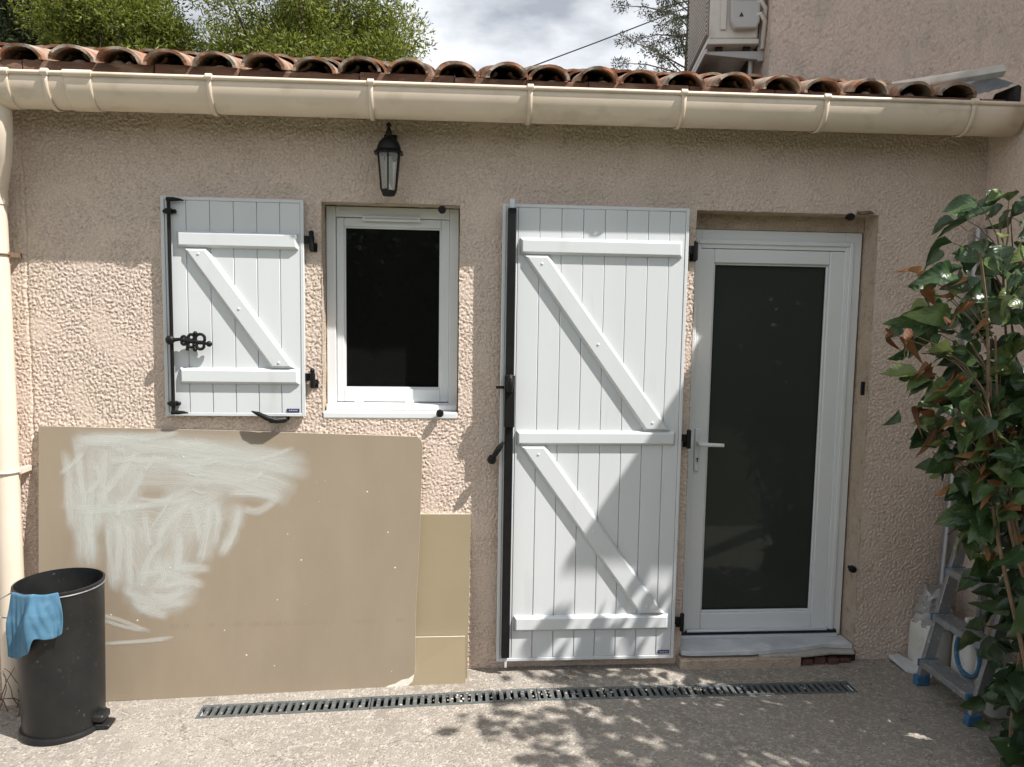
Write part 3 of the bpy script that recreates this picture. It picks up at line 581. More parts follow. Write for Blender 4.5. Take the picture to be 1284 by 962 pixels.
rod = MB().tube([(-1.292, YS-.018, 1.30), (-1.292, YS-.018, 2.292)], .0085, 12).build('espagnolette_rod', m_black, sms)
for z, dz in ((2.288, .006), (1.304, -.004)):
    MB().tube([(-1.300, YS-.018, z), (-1.27, YS-.020, z+dz*.2), (-1.245, YS-.020, z), (-1.225, YS-.016, z-.003)], [.011, .010, .007, .003], 10).build('rod_hook', m_black, rod)
for z in (2.235, 1.345): MB().box(-1.308, -1.276, YS-.030, YS-.001, z-.012, z+.012).ball((-1.268, YS-.012, z), .010).ball((-1.314, YS-.012, z), .008).build('rod_guide', m_black, rod, .003)
mb = MB(); zc = 1.642; yl = YS-.034
mb.ball((-1.294, yl, zc+.002), .022, .016, .022); mb.tube([(-1.295, yl, zc), (-1.25, yl, zc+.006), (-1.22, yl, zc-.002), (-1.18, yl, zc-.004), (-1.12, yl, zc-.014)], [.011, .008, .011, .008, .007], 10)
mb.ball((-1.118, yl, zc-.014), .014, .012, .014)
for cx, cz, R in ((-1.158, zc+.010, .021), (-1.158, zc-.022, .017), (-1.200, zc-.018, .013), (-1.198, zc+.016, .013), (-1.232, zc+.010, .010), (-1.232, zc-.008, .010)): mb.torus((cx, yl, cz), R, .0072, 'y', 18, 8)
mb.ball((-1.180, yl, zc+.034), .011); mb.ball((-1.182, yl, zc-.040), .011); mb.tube([(-1.216, yl, zc-.005), (-1.217, yl, zc-.046)], .007, 8); mb.tube([(-1.29, yl, zc), (-1.29, YS, zc)], .008, 8)
mb.build('ornate_latch', m_black, sms)
MB().tube([(-.93, YS-.030, 1.312), (-.90, YS-.036, 1.302), (-.86, YS-.036, 1.282), (-.82, YS-.03, 1.268), (-.785, YS-.01, 1.270), (-.780, .006, 1.272)], [.003, .010, .013, .014, .016, .014], 10).ball((-.835, YS-.03, 1.272), .022, .015, .017).build('shutter_catch', m_black, house)
def pintle(x0, x1, zc, y, par):
    mb = MB(); mb.box(x0, x1, y-.010, y+.004, zc-.015, zc+.022); mb.tube([(x1-.012, y-.012, zc-.048), (x1-.012, y-.012, zc+.034)], .011, 12); mb.tube([(x1-.012, y, zc-.026), (x1+.004, .012, zc-.026)], .010, 8); mb.ball((x1-.012, y-.012, zc+.036), .012); mb.box(x1-.025, x1+.010, -.006, .004, zc-.05, zc-.01)
    return mb.build('hinge', m_black, par, .002)
for z in (2.118, 1.470): pintle(-.690, -.640, z, -.022, sms)

YB = -.065
bgs = zshutter('door_shutter', 'tall white double-Z-braced shutter with black lock bar beside the glazed door', .245, 1.148, .060, 2.310, YB,
    [.318, .423, .528, .633, .738, .844, .949, 1.054], [(.329, 1.116, 2.073, 2.151), (.327, 1.114, 1.155, 1.226), (.329, 1.112, .217, .295)],
    [(.342, .464, 2.0725, .960, 1.090, 1.2265), (.340, .466, 1.1545, .960, 1.093, .2955)])
lb = box('maker_label', m_sticker, bgs, 1.066, 1.123, YB-.0042, YB-.0004, .086, .103, 0)
for k in range(5): box('print', m_print, lb, 1.076+k*.0085, 1.081+k*.0085, YB-.0048, YB-.0043, .091, .098, 0)
bar = box('lock_bar', m_black, bgs, .268, .308, YB-.030, YB-.0005, .088, 2.286, .004)
MB().box(.276, .300, YB-.022, YB-.001, 2.2865, 2.330).build('bolt_tip', m_alu, bar, .002)
MB().box(.284, .296, YB-.020, YB-.004, .035, .0875).build('bolt_tip', m_alu, bar, .002)
lk = box('lock_case', m_black, bgs, .2625, .3125, YB-.048, YB-.0302, 1.245, 1.500, .006)
MB().tube([(.287, YB-.050, 1.498), (.287, YB-.058, 1.485), (.287, YB-.060, 1.45), (.287, YB-.056, 1.42)], [.010, .017, .019, .014], 12).build('lock_knob', m_black, lk)
box('strike_tab', m_black, bgs, .222, .262, YB-.034, YB-.026, 1.432, 1.446, .001)
MB().tube([(.262, YB-.034, 1.175), (.240, YB-.044, 1.145), (.222, YB-.040, 1.115), (.210, YB-.02, 1.095)], [.006, .015, .013, .008], 10).ball((.208, YB-.016, 1.085), .023, .022, .023).tube([(.208, YB-.012, 1.083), (.208, .01, 1.083)], .012, 10).build('shutter_catch', m_black, house)
for z in (2.112, 1.185, .245):
    pintle(1.150, 1.200, z, -.045, bgs)
# a strap foot behind the big shutter keeps it off the wall
for z in (2.112, .245): box('spacer', m_black, bgs, .60, .66, YB+.028, .004, z-.02, z+.02, .002)
for z in (2.118, 1.47): box('spacer', m_black, sms, -1.05, -1.0, YS+.0281, .004, z-.02, z+.02, 0)

# ------------------------------------------------------------------ wall lantern
lan = root('wall_lantern', (-.287, 0, 2.32), 'black hexagonal wall lantern with frosted panes above the window', 'lantern')
cx, cy = -.287, -.105; hx = lambda q, z: (q, z)
MB().lathe([(.003, 2.655), (.011, 2.648), (.012, 2.638), (.006, 2.630), (.010, 2.622), (.015, 2.610), (.012, 2.596), (.016, 2.588)], (cx, cy, 0), 14).build('finial', m_black, lan)
MB().lathe([(.016, 2.59), (.032, 2.580), (.046, 2.562), (.054, 2.543), (.056, 2.530)], (cx, cy, 0), 24).build('dome', m_black, lan)
MB().lathe([(.056, 2.531), (.074, 2.518), (.076, 2.514), (.050, 2.512)], (cx, cy, 0), 6, .5).build('brim', m_black, lan, smooth=20)
MB().lathe([(.040, 2.352), (.042, 2.346), (.034, 2.334), (.030, 2.324), (.012, 2.321)], (cx, cy, 0), 6, .5).build('base_cap', m_black, lan, smooth=20)
for k in range(6):
    a0, a1 = 2*math.pi*(k+.5)/6, 2*math.pi*(k+1.5)/6; T = lambda a, q, z: Vector((cx+q*math.cos(a), cy+q*math.sin(a), z))
    MB().add([T(a0, .037, 2.352), T(a1, .037, 2.352), T(a1, .053, 2.512), T(a0, .053, 2.512)], [(0, 1, 2, 3)]).build('pane', m_lampglass, lan, smooth=0)
    MB().tube([T(a0, .0385, 2.350), T(a0, .0545, 2.514)], .0042, 6).build('frame_bar', m_black, lan)
MB().lathe([(.016, 2.36), (.018, 2.37), (.018, 2.48), (.014, 2.50)], (cx, cy, 0), 14).build('lamp_tube', m_bulb, lan)
MB().tube([(cx, cy+.03, 2.565), (cx, -.02, 2.565), (cx, .002, 2.565)], .012, 10).box(cx-.03, cx+.03, -.012, .004, 2.50, 2.62).build('wall_bracket', m_black, lan, .003)

# ------------------------------------------------------------------ plasterboards leaning on the wall
def board_pt(BL, BR, TL, TR):
    BL, BR, TL, TR = map(Vector, (BL, BR, TL, TR)); nrm = (BR-BL).cross(TL-BL).normalized()
    return (lambda a, b, d=0: BL*(1-a)*(1-b)+BR*a*(1-b)+TL*(1-a)*b+TR*a*b + nrm*d), nrm
def board(name, label, corners, outline, th, mat, edge=None):
    T, nrm = board_pt(*corners); rt = root(name, tuple(T(.5, 0)), label, 'plasterboard')
    n = len(outline); V = [T(a, b, 0) for a, b in outline] + [T(a, b, -th) for a, b in outline]
    MB().add(V[:n], [tuple(range(n))]).build('paper_face', mat, rt, smooth=0)
    MB().add(V, [tuple(range(2*n-1, n-1, -1))]+[(i+n, (i+1) % n+n, (i+1) % n, i) for i in range(n)]).build('core', edge or m_gyp, rt, smooth=0)
    return rt, T
bl, T = board('plasterboard_sheet', 'large beige plasterboard sheet smeared with white plaster, leaning under the small shutter',
    ((-1.90, -.150, -.062), (-.160, -.1461, -.022), (-1.915, -.024, 1.232), (-.126, -.0284, 1.187)),
    [(0, 0), (.5, -.001), (.915, 0), (.955, .002), (.985, .006), (.997, .02), (1.002, .05), (.998, .3), (1.001, .6), (1, .96), (.996, .985), (.99, .992), (.985, 1), (.5, 1.003), (0, 1)], .0125, m_board)
# torn corner and chips: bare gypsum
MB().add([T(.915, .001, .0012), T(.93, .011, .0012), T(.95, .018, .0012), T(.965, .031, .0012), T(.985, .036, .0012), T(1.001, .052, .0012), T(.996, .021, .0012), T(.984, .007, .0012), T(.954, .003, .0012)], [(0, 8, 7, 6, 5, 4, 3, 2, 1)]).build('torn_corner', m_gyp, bl, smooth=0)
# plaster strokes: u right, v down, in fractions of the sheet; (points, width, seed)
S = []; WASH = []
def st(pts, wd): S.append((pts, wd))
def zp(*a): return [((x/2.673+40-51)/477, 1-(y/2.673+520-536)/332) for x, y in a]      # read off an enlargement of the sheet
for a in [((110, 112), (125, 200), (128, 290), (140, 385)), ((150, 60), (165, 200), (190, 350), (205, 505)), ((190, 90), (200, 230), (195, 330), (200, 500)), ((235, 95), (240, 200), (225, 300), (205, 420))]: st(zp(*a), .050)
for a in [((130, 100), (240, 85), (400, 75)), ((140, 75), (300, 80), (470, 95), (640, 110)), ((250, 110), (420, 105), (560, 120), (700, 130)), ((400, 90), (560, 95), (720, 120), (905, 125)), ((420, 130), (600, 140), (760, 150), (925, 190)), ((430, 160), (600, 180), (780, 200), (880, 245)), ((470, 215), (600, 205), (760, 235), (860, 280)), ((300, 150), (450, 150), (600, 165))]: st(zp(*a), .075)
for a in [((375, 100), (300, 170), (240, 260), (225, 310)), ((350, 110), (290, 200), (240, 260)), ((375, 170), (340, 240), (300, 295)), ((205, 150), (225, 210), (175, 270)), ((90, 300), (240, 300), (420, 290), (600, 250)), ((120, 320), (260, 310), (430, 280), (560, 215))]: st(zp(*a), .036)
for a in [((285, 330), (290, 440), (275, 580)), ((320, 330), (325, 450), (330, 600)), ((255, 340), (262, 460), (268, 575)), ((370, 300), (385, 400), (395, 430)), ((560, 270), (480, 320), (430, 380), (420, 420)), ((600, 280), (620, 340), (600, 450)), ((590, 270), (580, 380), (555, 500)), ((490, 380), (488, 450), (480, 510)), ((690, 290), (670, 380), (620, 470)), ((700, 300), (750, 310), (815, 270)), ((440, 400), (390, 470), (360, 570)), ((640, 250), (740, 250), (830, 270)), ((520, 280), (545, 340), (560, 420))]: st(zp(*a), .045)
for a in [((340, 525), (430, 515), (520, 540)), ((400, 490), (440, 520), (410, 570)), ((380, 580), (450, 600), (520, 560)), ((330, 600), (390, 640), (460, 660)), ((420, 560), (500, 545), (580, 560)), ((350, 640), (420, 620), (540, 615)), ((300, 560), (360, 600), (420, 620)), ((460, 500), (520, 500), (600, 505))]: st(zp(*a), .05)
for a in [((235, 650), (300, 670), (400, 710)), ((235, 665), (310, 690), (380, 705))]: st(zp(*a), .022)
for a in [((230, 742), (340, 738), (420, 732), (480, 728)), ((240, 745), (350, 742), (470, 735))]: st(zp(*a), .014)
rs = random.Random(4)
S2 = list(S); S.clear()
for a, wd in [(((130, 90), (400, 85), (700, 110), (880, 150)), .16), (((120, 150), (400, 150), (700, 175), (890, 200)), .17), (((200, 210), (450, 200), (700, 225), (840, 260)), .16), (((150, 120), (170, 300), (190, 480)), .13), (((230, 90), (240, 220), (230, 330)), .15), (((290, 310), (300, 430), (305, 590)), .13), (((330, 120), (320, 220), (330, 330)), .17), (((420, 250), (520, 270), (640, 270)), .17), (((590, 270), (585, 380), (570, 490)), .11), (((480, 290), (440, 360), (400, 420)), .13), (((480, 380), (485, 450), (475, 510)), .08), (((340, 520), (440, 540), (560, 545)), .14), (((330, 600), (420, 620), (520, 600)), .14), (((400, 480), (470, 500), (560, 500)), .09), (((690, 280), (670, 370), (630, 460)), .09), (((170, 200), (330, 330), (520, 330), (700, 260)), .30), (((250, 250), (330, 400), (400, 560)), .28), (((560, 250), (500, 380), (430, 560)), .26), (((300, 560), (430, 580), (560, 560)), .20), (((140, 200), (170, 330), (200, 500)), .16), (((560, 120), (740, 150), (930, 150)), .14)]: st(zp(*a), wd)
NW = len(S); S += [(p, wd*1.15) for p, wd in S2]
for _ in range(22):
    x, y = rs.uniform(150, 780), rs.uniform(70, 330); a = rs.choice([0, .1, -.3, 1.3, 1.6, 2.2]) + rs.uniform(-.2, .2); l_ = rs.uniform(50, 170)
    if y > 330-(x-150)*.15: continue
    st(zp((x, y), (x+math.cos(a)*l_*.5, y+math.sin(a)*l_*.5+6), (x+math.cos(a)*l_, y+math.sin(a)*l_)), rs.uniform(.012, .05))
mbw = MB(); mb = MB(); Wb, Hb = 1.78, 1.25
for si, (pts, wd) in enumerate(S):
    P = [Vector((a*Wb, b*Hb)) for a, b in pts]; Q = []
    for i in range(len(P)-1):
        for k in range(5):
            t = k/5; p0 = P[max(i-1, 0)]; p1 = P[i]; p2 = P[i+1]; p3 = P[min(i+2, len(P)-1)]
            Q.append(.5*((2*p1)+(p2-p0)*t+(2*p0-5*p1+4*p2-p3)*t*t+(3*p1-p0-3*p2+p3)*t**3))
    Q.append(P[-1]); n = len(Q); V = []; U_ = []; off = .0005+.00002*si
    for i, q in enumerate(Q):
        d = (Q[min(i+1, n-1)]-Q[max(i-1, 0)]).normalized(); s_ = Vector((-d.y, d.x))*wd*.5*rs.uniform(.82, 1.1)
        for e in (1, -1): p = q+s_*e; V.append(T(min(max(p.x/Wb, .002), .998), min(max(p.y/Hb, .004), .997), off))
    F = []; 
    for i in range(n-1):
        F.append((2*i+1, 2*i+3, 2*i+2, 2*i)); va, vb = si+.001+.998*i/(n-1), si+.001+.998*(i+1)/(n-1); ua = 3*0
        U_ += [(1, va), (1, vb), (0, vb), (0, va)]
    (mbw if si < NW else mb).add(V, F, U_)
mbw.build('plaster_wash', m_wash, bl, smooth=0)
mb.build('plaster_smear', m_smear, bl, smooth=0, label='white plaster strokes')
mb = MB()
for _ in range(26):
    a, b = rs.uniform(.1, .97), rs.uniform(.05, .97); p = T(a, b, .0004); s_ = rs.uniform(.0015, .005); mb.ball(p, s_, .001, s_, 7, 4)
mb.build('plaster_speck', m_gyp, bl)
m_ink = M('faint_ink', (.255, .206, .148), None, rough=.8)
mb = MB(); x = .34
while x < .97:
    wd = rs.uniform(.004, .009)
    if rs.random() < .8: mb.add([T(x, .262+rs.uniform(-.002, .002), .0004), T(x+wd*.7, .262, .0004), T(x+wd*.7, .276, .0004), T(x, .276, .0004)], [(0, 1, 2, 3)])
    x += wd + (.05 if rs.random() < .05 else .001)
mb.build('faint_printed_line', m_ink, bl, smooth=0)
board('plasterboard_offcut', 'tall narrow yellowish plasterboard offcut partly behind the large smeared sheet', ((-.30, -.100, -.02), (.100, -.100, -.008), (-.30, -.014, .80), (.112, -.014, .798)), [(0, 0), (1, 0), (1, 1), (0, 1)], .0125, m_board2)
board('plasterboard_offcut', 'low square plasterboard offcut standing in front of the taller yellowish one', ((-.30, -.142, -.02), (.090, -.150, -.008), (-.30, -.096, .206), (.088, -.096, .206)), [(0, 0), (1, 0), (1, 1), (0, 1)], .0125, m_board2)

# ------------------------------------------------------------------ bin and cloth
BX, BY, BZ = -1.690, -.345, -.062
bn = root('pedal_bin', (BX, BY, BZ), 'tall black round pedal bin without a lid beside the downpipe', 'bin')
MB().lathe([(.160, .015), (.162, .03), (.169, .35), (.174, .64), (.178, .648), (.178, .660), (.170, .662), (.168, .64), (.162, .35), (.154, .03), (.001, .028)], (BX, BY, BZ), 48, cap=False).build('body', m_blackplastic, bn, smooth=35)
MB().lathe([(.168, 0), (.173, .004), (.174, .018), (.170, .026), (.158, .028)], (BX, BY, BZ), 48).build('foot_ring', m_blackplastic, bn, smooth=35)
MB().torus((BX, BY, BZ+.645), .1775, .003, 'z', 48).build('rim_wire', m_ladder, bn)
hd = MB().box(BX-.02, BX+.035, BY-.184, BY-.177, BZ+.640, BZ+.650).build('rim_clasp', m_ladder, bn, .001)
pa = rad(-12); pc = Vector((BX+.20*math.cos(pa), BY+.20*math.sin(pa), BZ))
MB().prism([(BX+.150, BZ+.010), (BX+.212, BZ+.012), (BX+.221, BZ+.022), (BX+.214, BZ+.030), (BX+.155, BZ+.036)], BY-.065, BY+.005).build('pedal', m_blackplastic, bn, .006)
MB().box(BX+.14, BX+.196, BY-.07, BY+.01, BZ+.042, BZ+.075).build('pedal_housing', m_blackplastic, bn, .01)
MB().tube([(BX-.170, BY-.06, BZ+.63), (BX-.225, BY-.08, BZ+.60), (BX-.225, BY-.09, BZ+.54), (BX-.160, BY-.07, BZ+.52)], .003, 8).build('wire_handle', m_ladder, bn)
def cloth():
    mb = MB(); nu, nv = 44, 34; P = []
    for i in range(nu):
        uu = i/(nu-1); a = rad(232+64*uu)
        drop = .275 - .05*uu + .012*math.sin(uu*9) - (.06 if uu > .52 else 0)*min(1, (uu-.52)/.05 if uu > .52 else 0)
        for j in range(nv):
            v_ = j/(nv-1)
            fold = .008+.009*math.sin(uu*10+1.0+v_*1.6)*min(1, .3+v_)+.0025*math.sin(uu*23+v_*4)+.0015*math.sin(uu*51-v_*9)+.016*(1/(1+math.exp(-(uu-.5)*70)))*math.exp(-max(0, uu-.5)*5)
            if v_ < .22: t = v_/.22; q = .146+.048*t; z = .64-.06*(1-t)+.032*math.sin(t*math.pi*.5)
            else: t = (v_-.22)/.78; q = .1945+abs(fold)*1.3*min(1, t*2.2)+.004*t; z = .672-.004*t-drop*t
            aa = a+.05*math.sin(v_*4+uu*5)+.0*(v_-.3)
            P.append((BX+q*math.cos(aa), BY+q*math.sin(aa), BZ+z+.003*math.sin(uu*14)*min(1, v_*3)))
    mb.add(P, [(i*nv+j, i*nv+j+1, (i+1)*nv+j+1, (i+1)*nv+j) for i in range(nu-1) for j in range(nv-1)])
    o = mb.build('cleaning_cloth', m_cloth, None, smooth=180, label='blue cleaning cloth draped over the rim of the black bin', cat='cloth')
    s_ = o.modifiers.new('solid', 'SOLIDIFY'); s_.thickness = .003; s_.offset = 1; ss = o.modifiers.new('sub', 'SUBSURF'); ss.levels = ss.render_levels = 1
cloth()

# ------------------------------------------------------------------ drain
dr = root('drain_channel', (.4, -.29, 0), 'long grey slotted drain grating set in the concrete along the wall', 'drain')
def zgr(x): return gz(x)+.001
mb = MB(); xs = [DX0, -.6, 0, .35, 1.2, DX1]
for a, b in zip(xs[:-1], xs[1:]):
    mb.add([(a, DY0, zgr(a)-.002), (b, DY0, zgr(b)-.002), (b, DY0, zgr(b)-.1), (a, DY0, zgr(a)-.1), (a, DY1, zgr(a)-.002), (b, DY1, zgr(b)-.002), (b, DY1, zgr(b)-.1), (a, DY1, zgr(a)-.1)], [(0, 1, 2, 3), (5, 4, 7, 6), (3, 2, 6, 7)])
mb.build('channel', m_dark, dr, smooth=0)
nsec = 4; secl = (DX1-DX0)/nsec
for s_ in range(nsec):
    a = DX0+s_*secl+.002; b = a+secl-.004; mb = MB(); nb_ = 23; pitch = (b-a)/nb_
    def sl(x0, x1, y0, y1, sk=0, t=.012):
        P = [(x0-sk, y0, zgr(x0)-t), (x1-sk, y0, zgr(x1)-t), (x1+sk, y1, zgr(x1)-t), (x0+sk, y1, zgr(x0)-t), (x0-sk, y0, zgr(x0)), (x1-sk, y0, zgr(x1)), (x1+sk, y1, zgr(x1)), (x0+sk, y1, zgr(x0))]
        mb.add(P, [(3, 2, 1, 0), (4, 5, 6, 7), (0, 1, 5, 4), (1, 2, 6, 5), (2, 3, 7, 6), (3, 0, 4, 7)])
    for k in range(10):
        xa, xb = a+(b-a)*k/10, a+(b-a)*(k+1)/10; sl(xa, xb, DY0+.001, DY0+.021); sl(xa, xb, DY1-.021, DY1-.001)
    for k in range(nb_+1):
        x = a+pitch*k; sl(max(x-.009, a), min(x+.009, b), DY0+.021, DY1-.021, .0)
    mb.build('grating', m_steel, dr, smooth=0)
# grit, crumbs of plaster and mortar
mb = MB()
def crumb(x, y, s):
    z = gz(x); V = [(x+s*rs.uniform(-1, 1), y+s*rs.uniform(-1, 1), z-.001) for _ in range(3)]+[(x+s*.3*rs.uniform(-1, 1), y+s*.3*rs.uniform(-1, 1), z+s*rs.uniform(.5, 1))]
    mb.add(V, [(0, 1, 3), (1, 2, 3), (2, 0, 3), (2, 1, 0)])
for _ in range(900):
    x = rs.uniform(-2, 2.5); y = rs.choice([rs.gauss(-.29, .09), rs.gauss(-.06, .04), rs.uniform(-1, -.05)])
    if y > -.02: continue
    crumb(x, y, rs.choice([.002, .003, .003, .004, .006]))
for _ in range(90): x = rs.gauss(.6, .45); mb.ball((x, rs.uniform(DY0+.015, DY1-.015), gz(x)+.003), rs.uniform(.003, .009), rs.uniform(.003, .008), .004, 6, 4)
for _ in range(120): crumb(rs.gauss(1.75, .25), rs.gauss(-.2, .05), rs.choice([.003, .005]))
mb.build('grit', m_grit, None, smooth=0, kind='stuff', label='loose grit and plaster crumbs scattered along the wall and drain', cat='grit')

# ------------------------------------------------------------------ corner: ladder, straightedge, canisters, shard
ld = root('stepladder', (2.42, -.45, 0), 'worn aluminium stepladder with blue plastic feet standing in the corner', 'ladder')
def stile_x(z): return 2.335+.225*z
HT = 1.28
for y in (-.285, -.66):
    MB().bar((stile_x(0), y, .02), (stile_x(HT), y, HT), (0, 1, 0), .012, .028).build('stile', m_ladder, ld, .003)
    MB().bar((2.605, y-.01, .02), (2.632, y-.01, HT-.02), (0, 1, 0), .011, .020).build('rear_leg', m_ladder, ld, .003)
    MB().box(stile_x(0)-.036, stile_x(0)+.034, y-.018, y+.018, .0, .052).build('foot', m_blue, ld, .006)
    MB().box(2.58, 2.63, y-.026, y+.006, 0, .045).build('foot', m_blue, ld, .005)
for z in (.135, .365, .595, .825, 1.055):
    x = stile_x(z); tr = box('tread', m_ladder, ld, x-.060, x+.042, -.648, -.297, z-.030, z, .003)
    for k in range(6): box('grip_rib', m_ladder, tr, x-.054+k*.016, x-.047+k*.016, -.645, -.300, z+.0002, z+.0028, 0)
    for y in (-.648, -.297): box('tread_cap', m_blue, tr, x-.063, x+.043, y-.007, y+.007, z-.032, z+.0035, .003)
for z in (.38, .86): MB().bar((2.604+.021*z, -.67, z), (2.604+.021*z, -.295, z), (0, 0, 1), .012, .008).build('rear_brace', m_ladder, ld, .002)
box('top_platform', m_blue, ld, stile_x(HT)-.04, 2.655, -.675, -.27, HT-.01, HT+.02, .008)
se = root('aluminium_straightedge', (2.55, -.06, 0), 'long grey aluminium profile leaning upright in the corner behind the stepladder', 'profile')
MB().bar((2.555, -.055, .0), (2.656, -.03, 2.26), (1, 0, 0), .026, .010).build('face', m_ladder, se, .002)
MB().bar((2.535, -.068, .002), (2.636, -.043, 2.258), (1, 0, 0), .004, .012).build('edge_rib', m_alu, se, .001)
def jerrycan(name, label, x, y, sx, sy, h, cap=True, grp=None):
    rt = root(name, (x, y, 0), label, 'canister', grp); mb = MB(); n = 8
    lay = [(0, .92), (.02, 1), (.62, 1), (.74, .96), (.84, .78), (.92, .42), (.95, .34)]; P = []
    def rect(k): 
        Q = []
        for qx, qy in ((1, 1), (-1, 1), (-1, -1), (1, -1)):
            for t in range(4):
                a = math.atan2(qy, qx)-math.pi/4+math.pi/2*t/3; Q.append((qx*(sx-.03)*k+.03*k*math.cos(a), qy*(sy-.03)*k+.03*k*math.sin(a)))
        return Q
    for z, k in lay:
        for qx, qy in rect(k): P.append((x+qx, y+qy, h*z))
    m = 16; F = [(i*m+j, i*m+(j+1) % m, (i+1)*m+(j+1) % m, (i+1)*m+j) for i in range(len(lay)-1) for j in range(m)]+[tuple(range(m-1, -1, -1)), tuple(range((len(lay)-1)*m, len(lay)*m))]
    mb.add(P, F).build('body', m_jug, rt, smooth=40)
    MB().tube([(x-sx*.6, y, h*.84), (x-sx*.45, y, h*1.04), (x+sx*.2, y, h*1.04), (x+sx*.45, y, h*.90)], .012, 10).build('grip', m_jug, rt)
    if cap: MB().lathe([(.024, 0), (.024, .028), (.018, .032)], (x+sx*.30, y, h*.93), 16).build('cap', m_blue, rt)
    return rt
jerrycan('jerrycan', 'white plastic canister with a crumpled clear bag over its top, by the door reveal', 2.490, -.100, .075, .085, .30, False)
def bag(x, y, z):
    mb = MB(); n, m = 18, 12; P = []
    for i in range(m+1):
        t = i/m
        for j in range(n):
            a = 2*math.pi*j/n; q = (.085+.012*math.sin(5*a+2)+.010*math.sin(9*a+t*6))*(1-.55*t**1.6)+rs.uniform(-.012, .012)
            P.append((x+q*math.cos(a), y+q*math.sin(a), z+.19*t*(1+.12*math.sin(3*a))+rs.uniform(-.010, .010)))
    mb.add(P, [(i*n+j, i*n+(j+1) % n, (i+1)*n+(j+1) % n, (i+1)*n+j) for i in range(m) for j in range(n)]+[tuple(range(m*n, m*n+n))])
    mb.build('plastic_bag', m_bag, None, smooth=25, label='crumpled clear plastic bag on top of the white canister', cat='bag')
bag(2.500, -.105, .225)
jerrycan('jerrycan', 'tall white plastic canister behind the treads of the stepladder, nearest the wall corner', 2.505, -.385, .06, .07, .36)
jerrycan('jerrycan', 'white plastic canister behind the stepladder treads, next to the blue hose', 2.515, -.545, .06, .075, .31)
P = []
for i in range(60): a = i/59*4*math.pi*1.1; P.append((2.44+.008*math.sin(a*.7), -.455+.075*math.cos(a), .22+.10*math.sin(a)+.0002*i))
MB().tube(P, .008, 8).build('blue_hose', m_blue, None, label='coil of blue hose hanging behind the stepladder treads', cat='hose')
sh = [(2.315, -.03), (2.37, -.02), (2.46, -.17), (2.43, -.225), (2.335, -.16)]
V = [(x, y, .008+.030*((y+.225)/.2)) for x, y in sh]
MB().add([(a, b, c_-.016) for a, b, c_ in V]+V, [(4, 3, 2, 1, 0), (5, 6, 7, 8, 9)]+[(i, (i+1) % 5, (i+1) % 5+5, i+5) for i in range(5)]).build('marble_shard', m_marble, None, .002, label='broken pale marble shard lying on the concrete by the stepladder foot', cat='shard')
# dry plants behind the bin
tw = root('dry_weeds', (-1.98, -.17, -.065), 'brown dry weeds and dead leaves at the foot of the downpipe', 'weeds')
mb = MB()
for k in range(14):
    p = Vector((-1.98+rs.uniform(-.12, .08), -.18+rs.uniform(-.07, .05), -.07)); Q = [p]; d = Vector((rs.uniform(-.5, .5), rs.uniform(-.5, .3), 1))
    for i in range(5): d += Vector((rs.uniform(-.4, .4), rs.uniform(-.4, .4), rs.uniform(-.3, .1))); Q.append(Q[-1]+d.normalized()*rs.uniform(.03, .06))
    mb.tube(Q, [.003, .0028, .0025, .002, .0015, .001], 5)
mb.build('stalks', m_stem, tw)

# ------------------------------------------------------------------ leafy bush at the right
def leaf_geo(seed, curl=.25, fold=.25, wid=.36):
    """ovate pointed leaf, unit length along +y, midrib fold, tip bent down"""
    rn = random.Random(seed); n = 8; V = []; F = []
    for i in range(n+1):
        t = i/n; wv = wid*(math.sin(math.pi*t**.72))**.8*(1-.25*t) if 0 < t < 1 else 0.004
        z = -curl*t*t+.03*math.sin(t*9+seed); y = t*(1-.15*curl*t)
        for s_ in (-1, -.55, 0, .55, 1):
            V.append((s_*wv*(1+.05*math.sin(t*23+seed*2+s_)), y-.03*abs(s_), z+fold*wv*abs(s_)**1.5+ .045*math.sin(t*9+s_*3+seed)*abs(s_)+.02*math.sin(t*21+s_*5+seed)*abs(s_)))
    for i in range(n):
        for j in range(4): F.append((i*5+j, i*5+j+1, (i+1)*5+j+1, (i+1)*5+j))
    return V, F
GEO = [leaf_geo(s, c_, fo, wd) for s, c_, fo, wd in ((1, .25, .25, .42), (2, .45, .45, .38), (3, .15, .15, .45), (4, .75, .6, .36), (5, .35, .8, .42), (6, -.15, .4, .38), (11, .1, .9, .40), (12, .95, .3, .42))]
GEOB = [leaf_geo(s, c_, fo, wd) for s, c_, fo, wd in ((7, 1.3, 1.9, .30), (8, .8, 2.6, .28), (9, 1.7, 1.5, .36), (10, -.6, 2.2, .3))]
def leafmesh(name, g, mat):
    me = bpy.data.meshes.new(name); me.from_pydata(g[0], [], g[1]); me.materials.append(mat); finish(me, 80); return me
LG = [leafmesh('leaf', g, m_leafg) for g in GEO]; LB = [leafmesh('dry_leaf', g, m_leafb) for g in GEOB]
bush = root('leafy_bush', (2.35, -1.02, 0), 'tall green leafy bush with brown dry leaves in front of the stepladder', 'bush')
OFFB = Vector((2.35, -1.02, 0))
ZK = [0, .2, .5, .8, 1.1, 1.3, 1.5, 1.75, 2.0, 2.2, 2.32]; XK = [2.20, 2.27, 2.27, 2.17, 2.02, 1.88, 1.79, 1.76, 1.86, 1.96, 2.06]
rb = random.Random(23)
def xmin(z): return float(np.interp(z, ZK, XK))
stems = []; mb = MB()
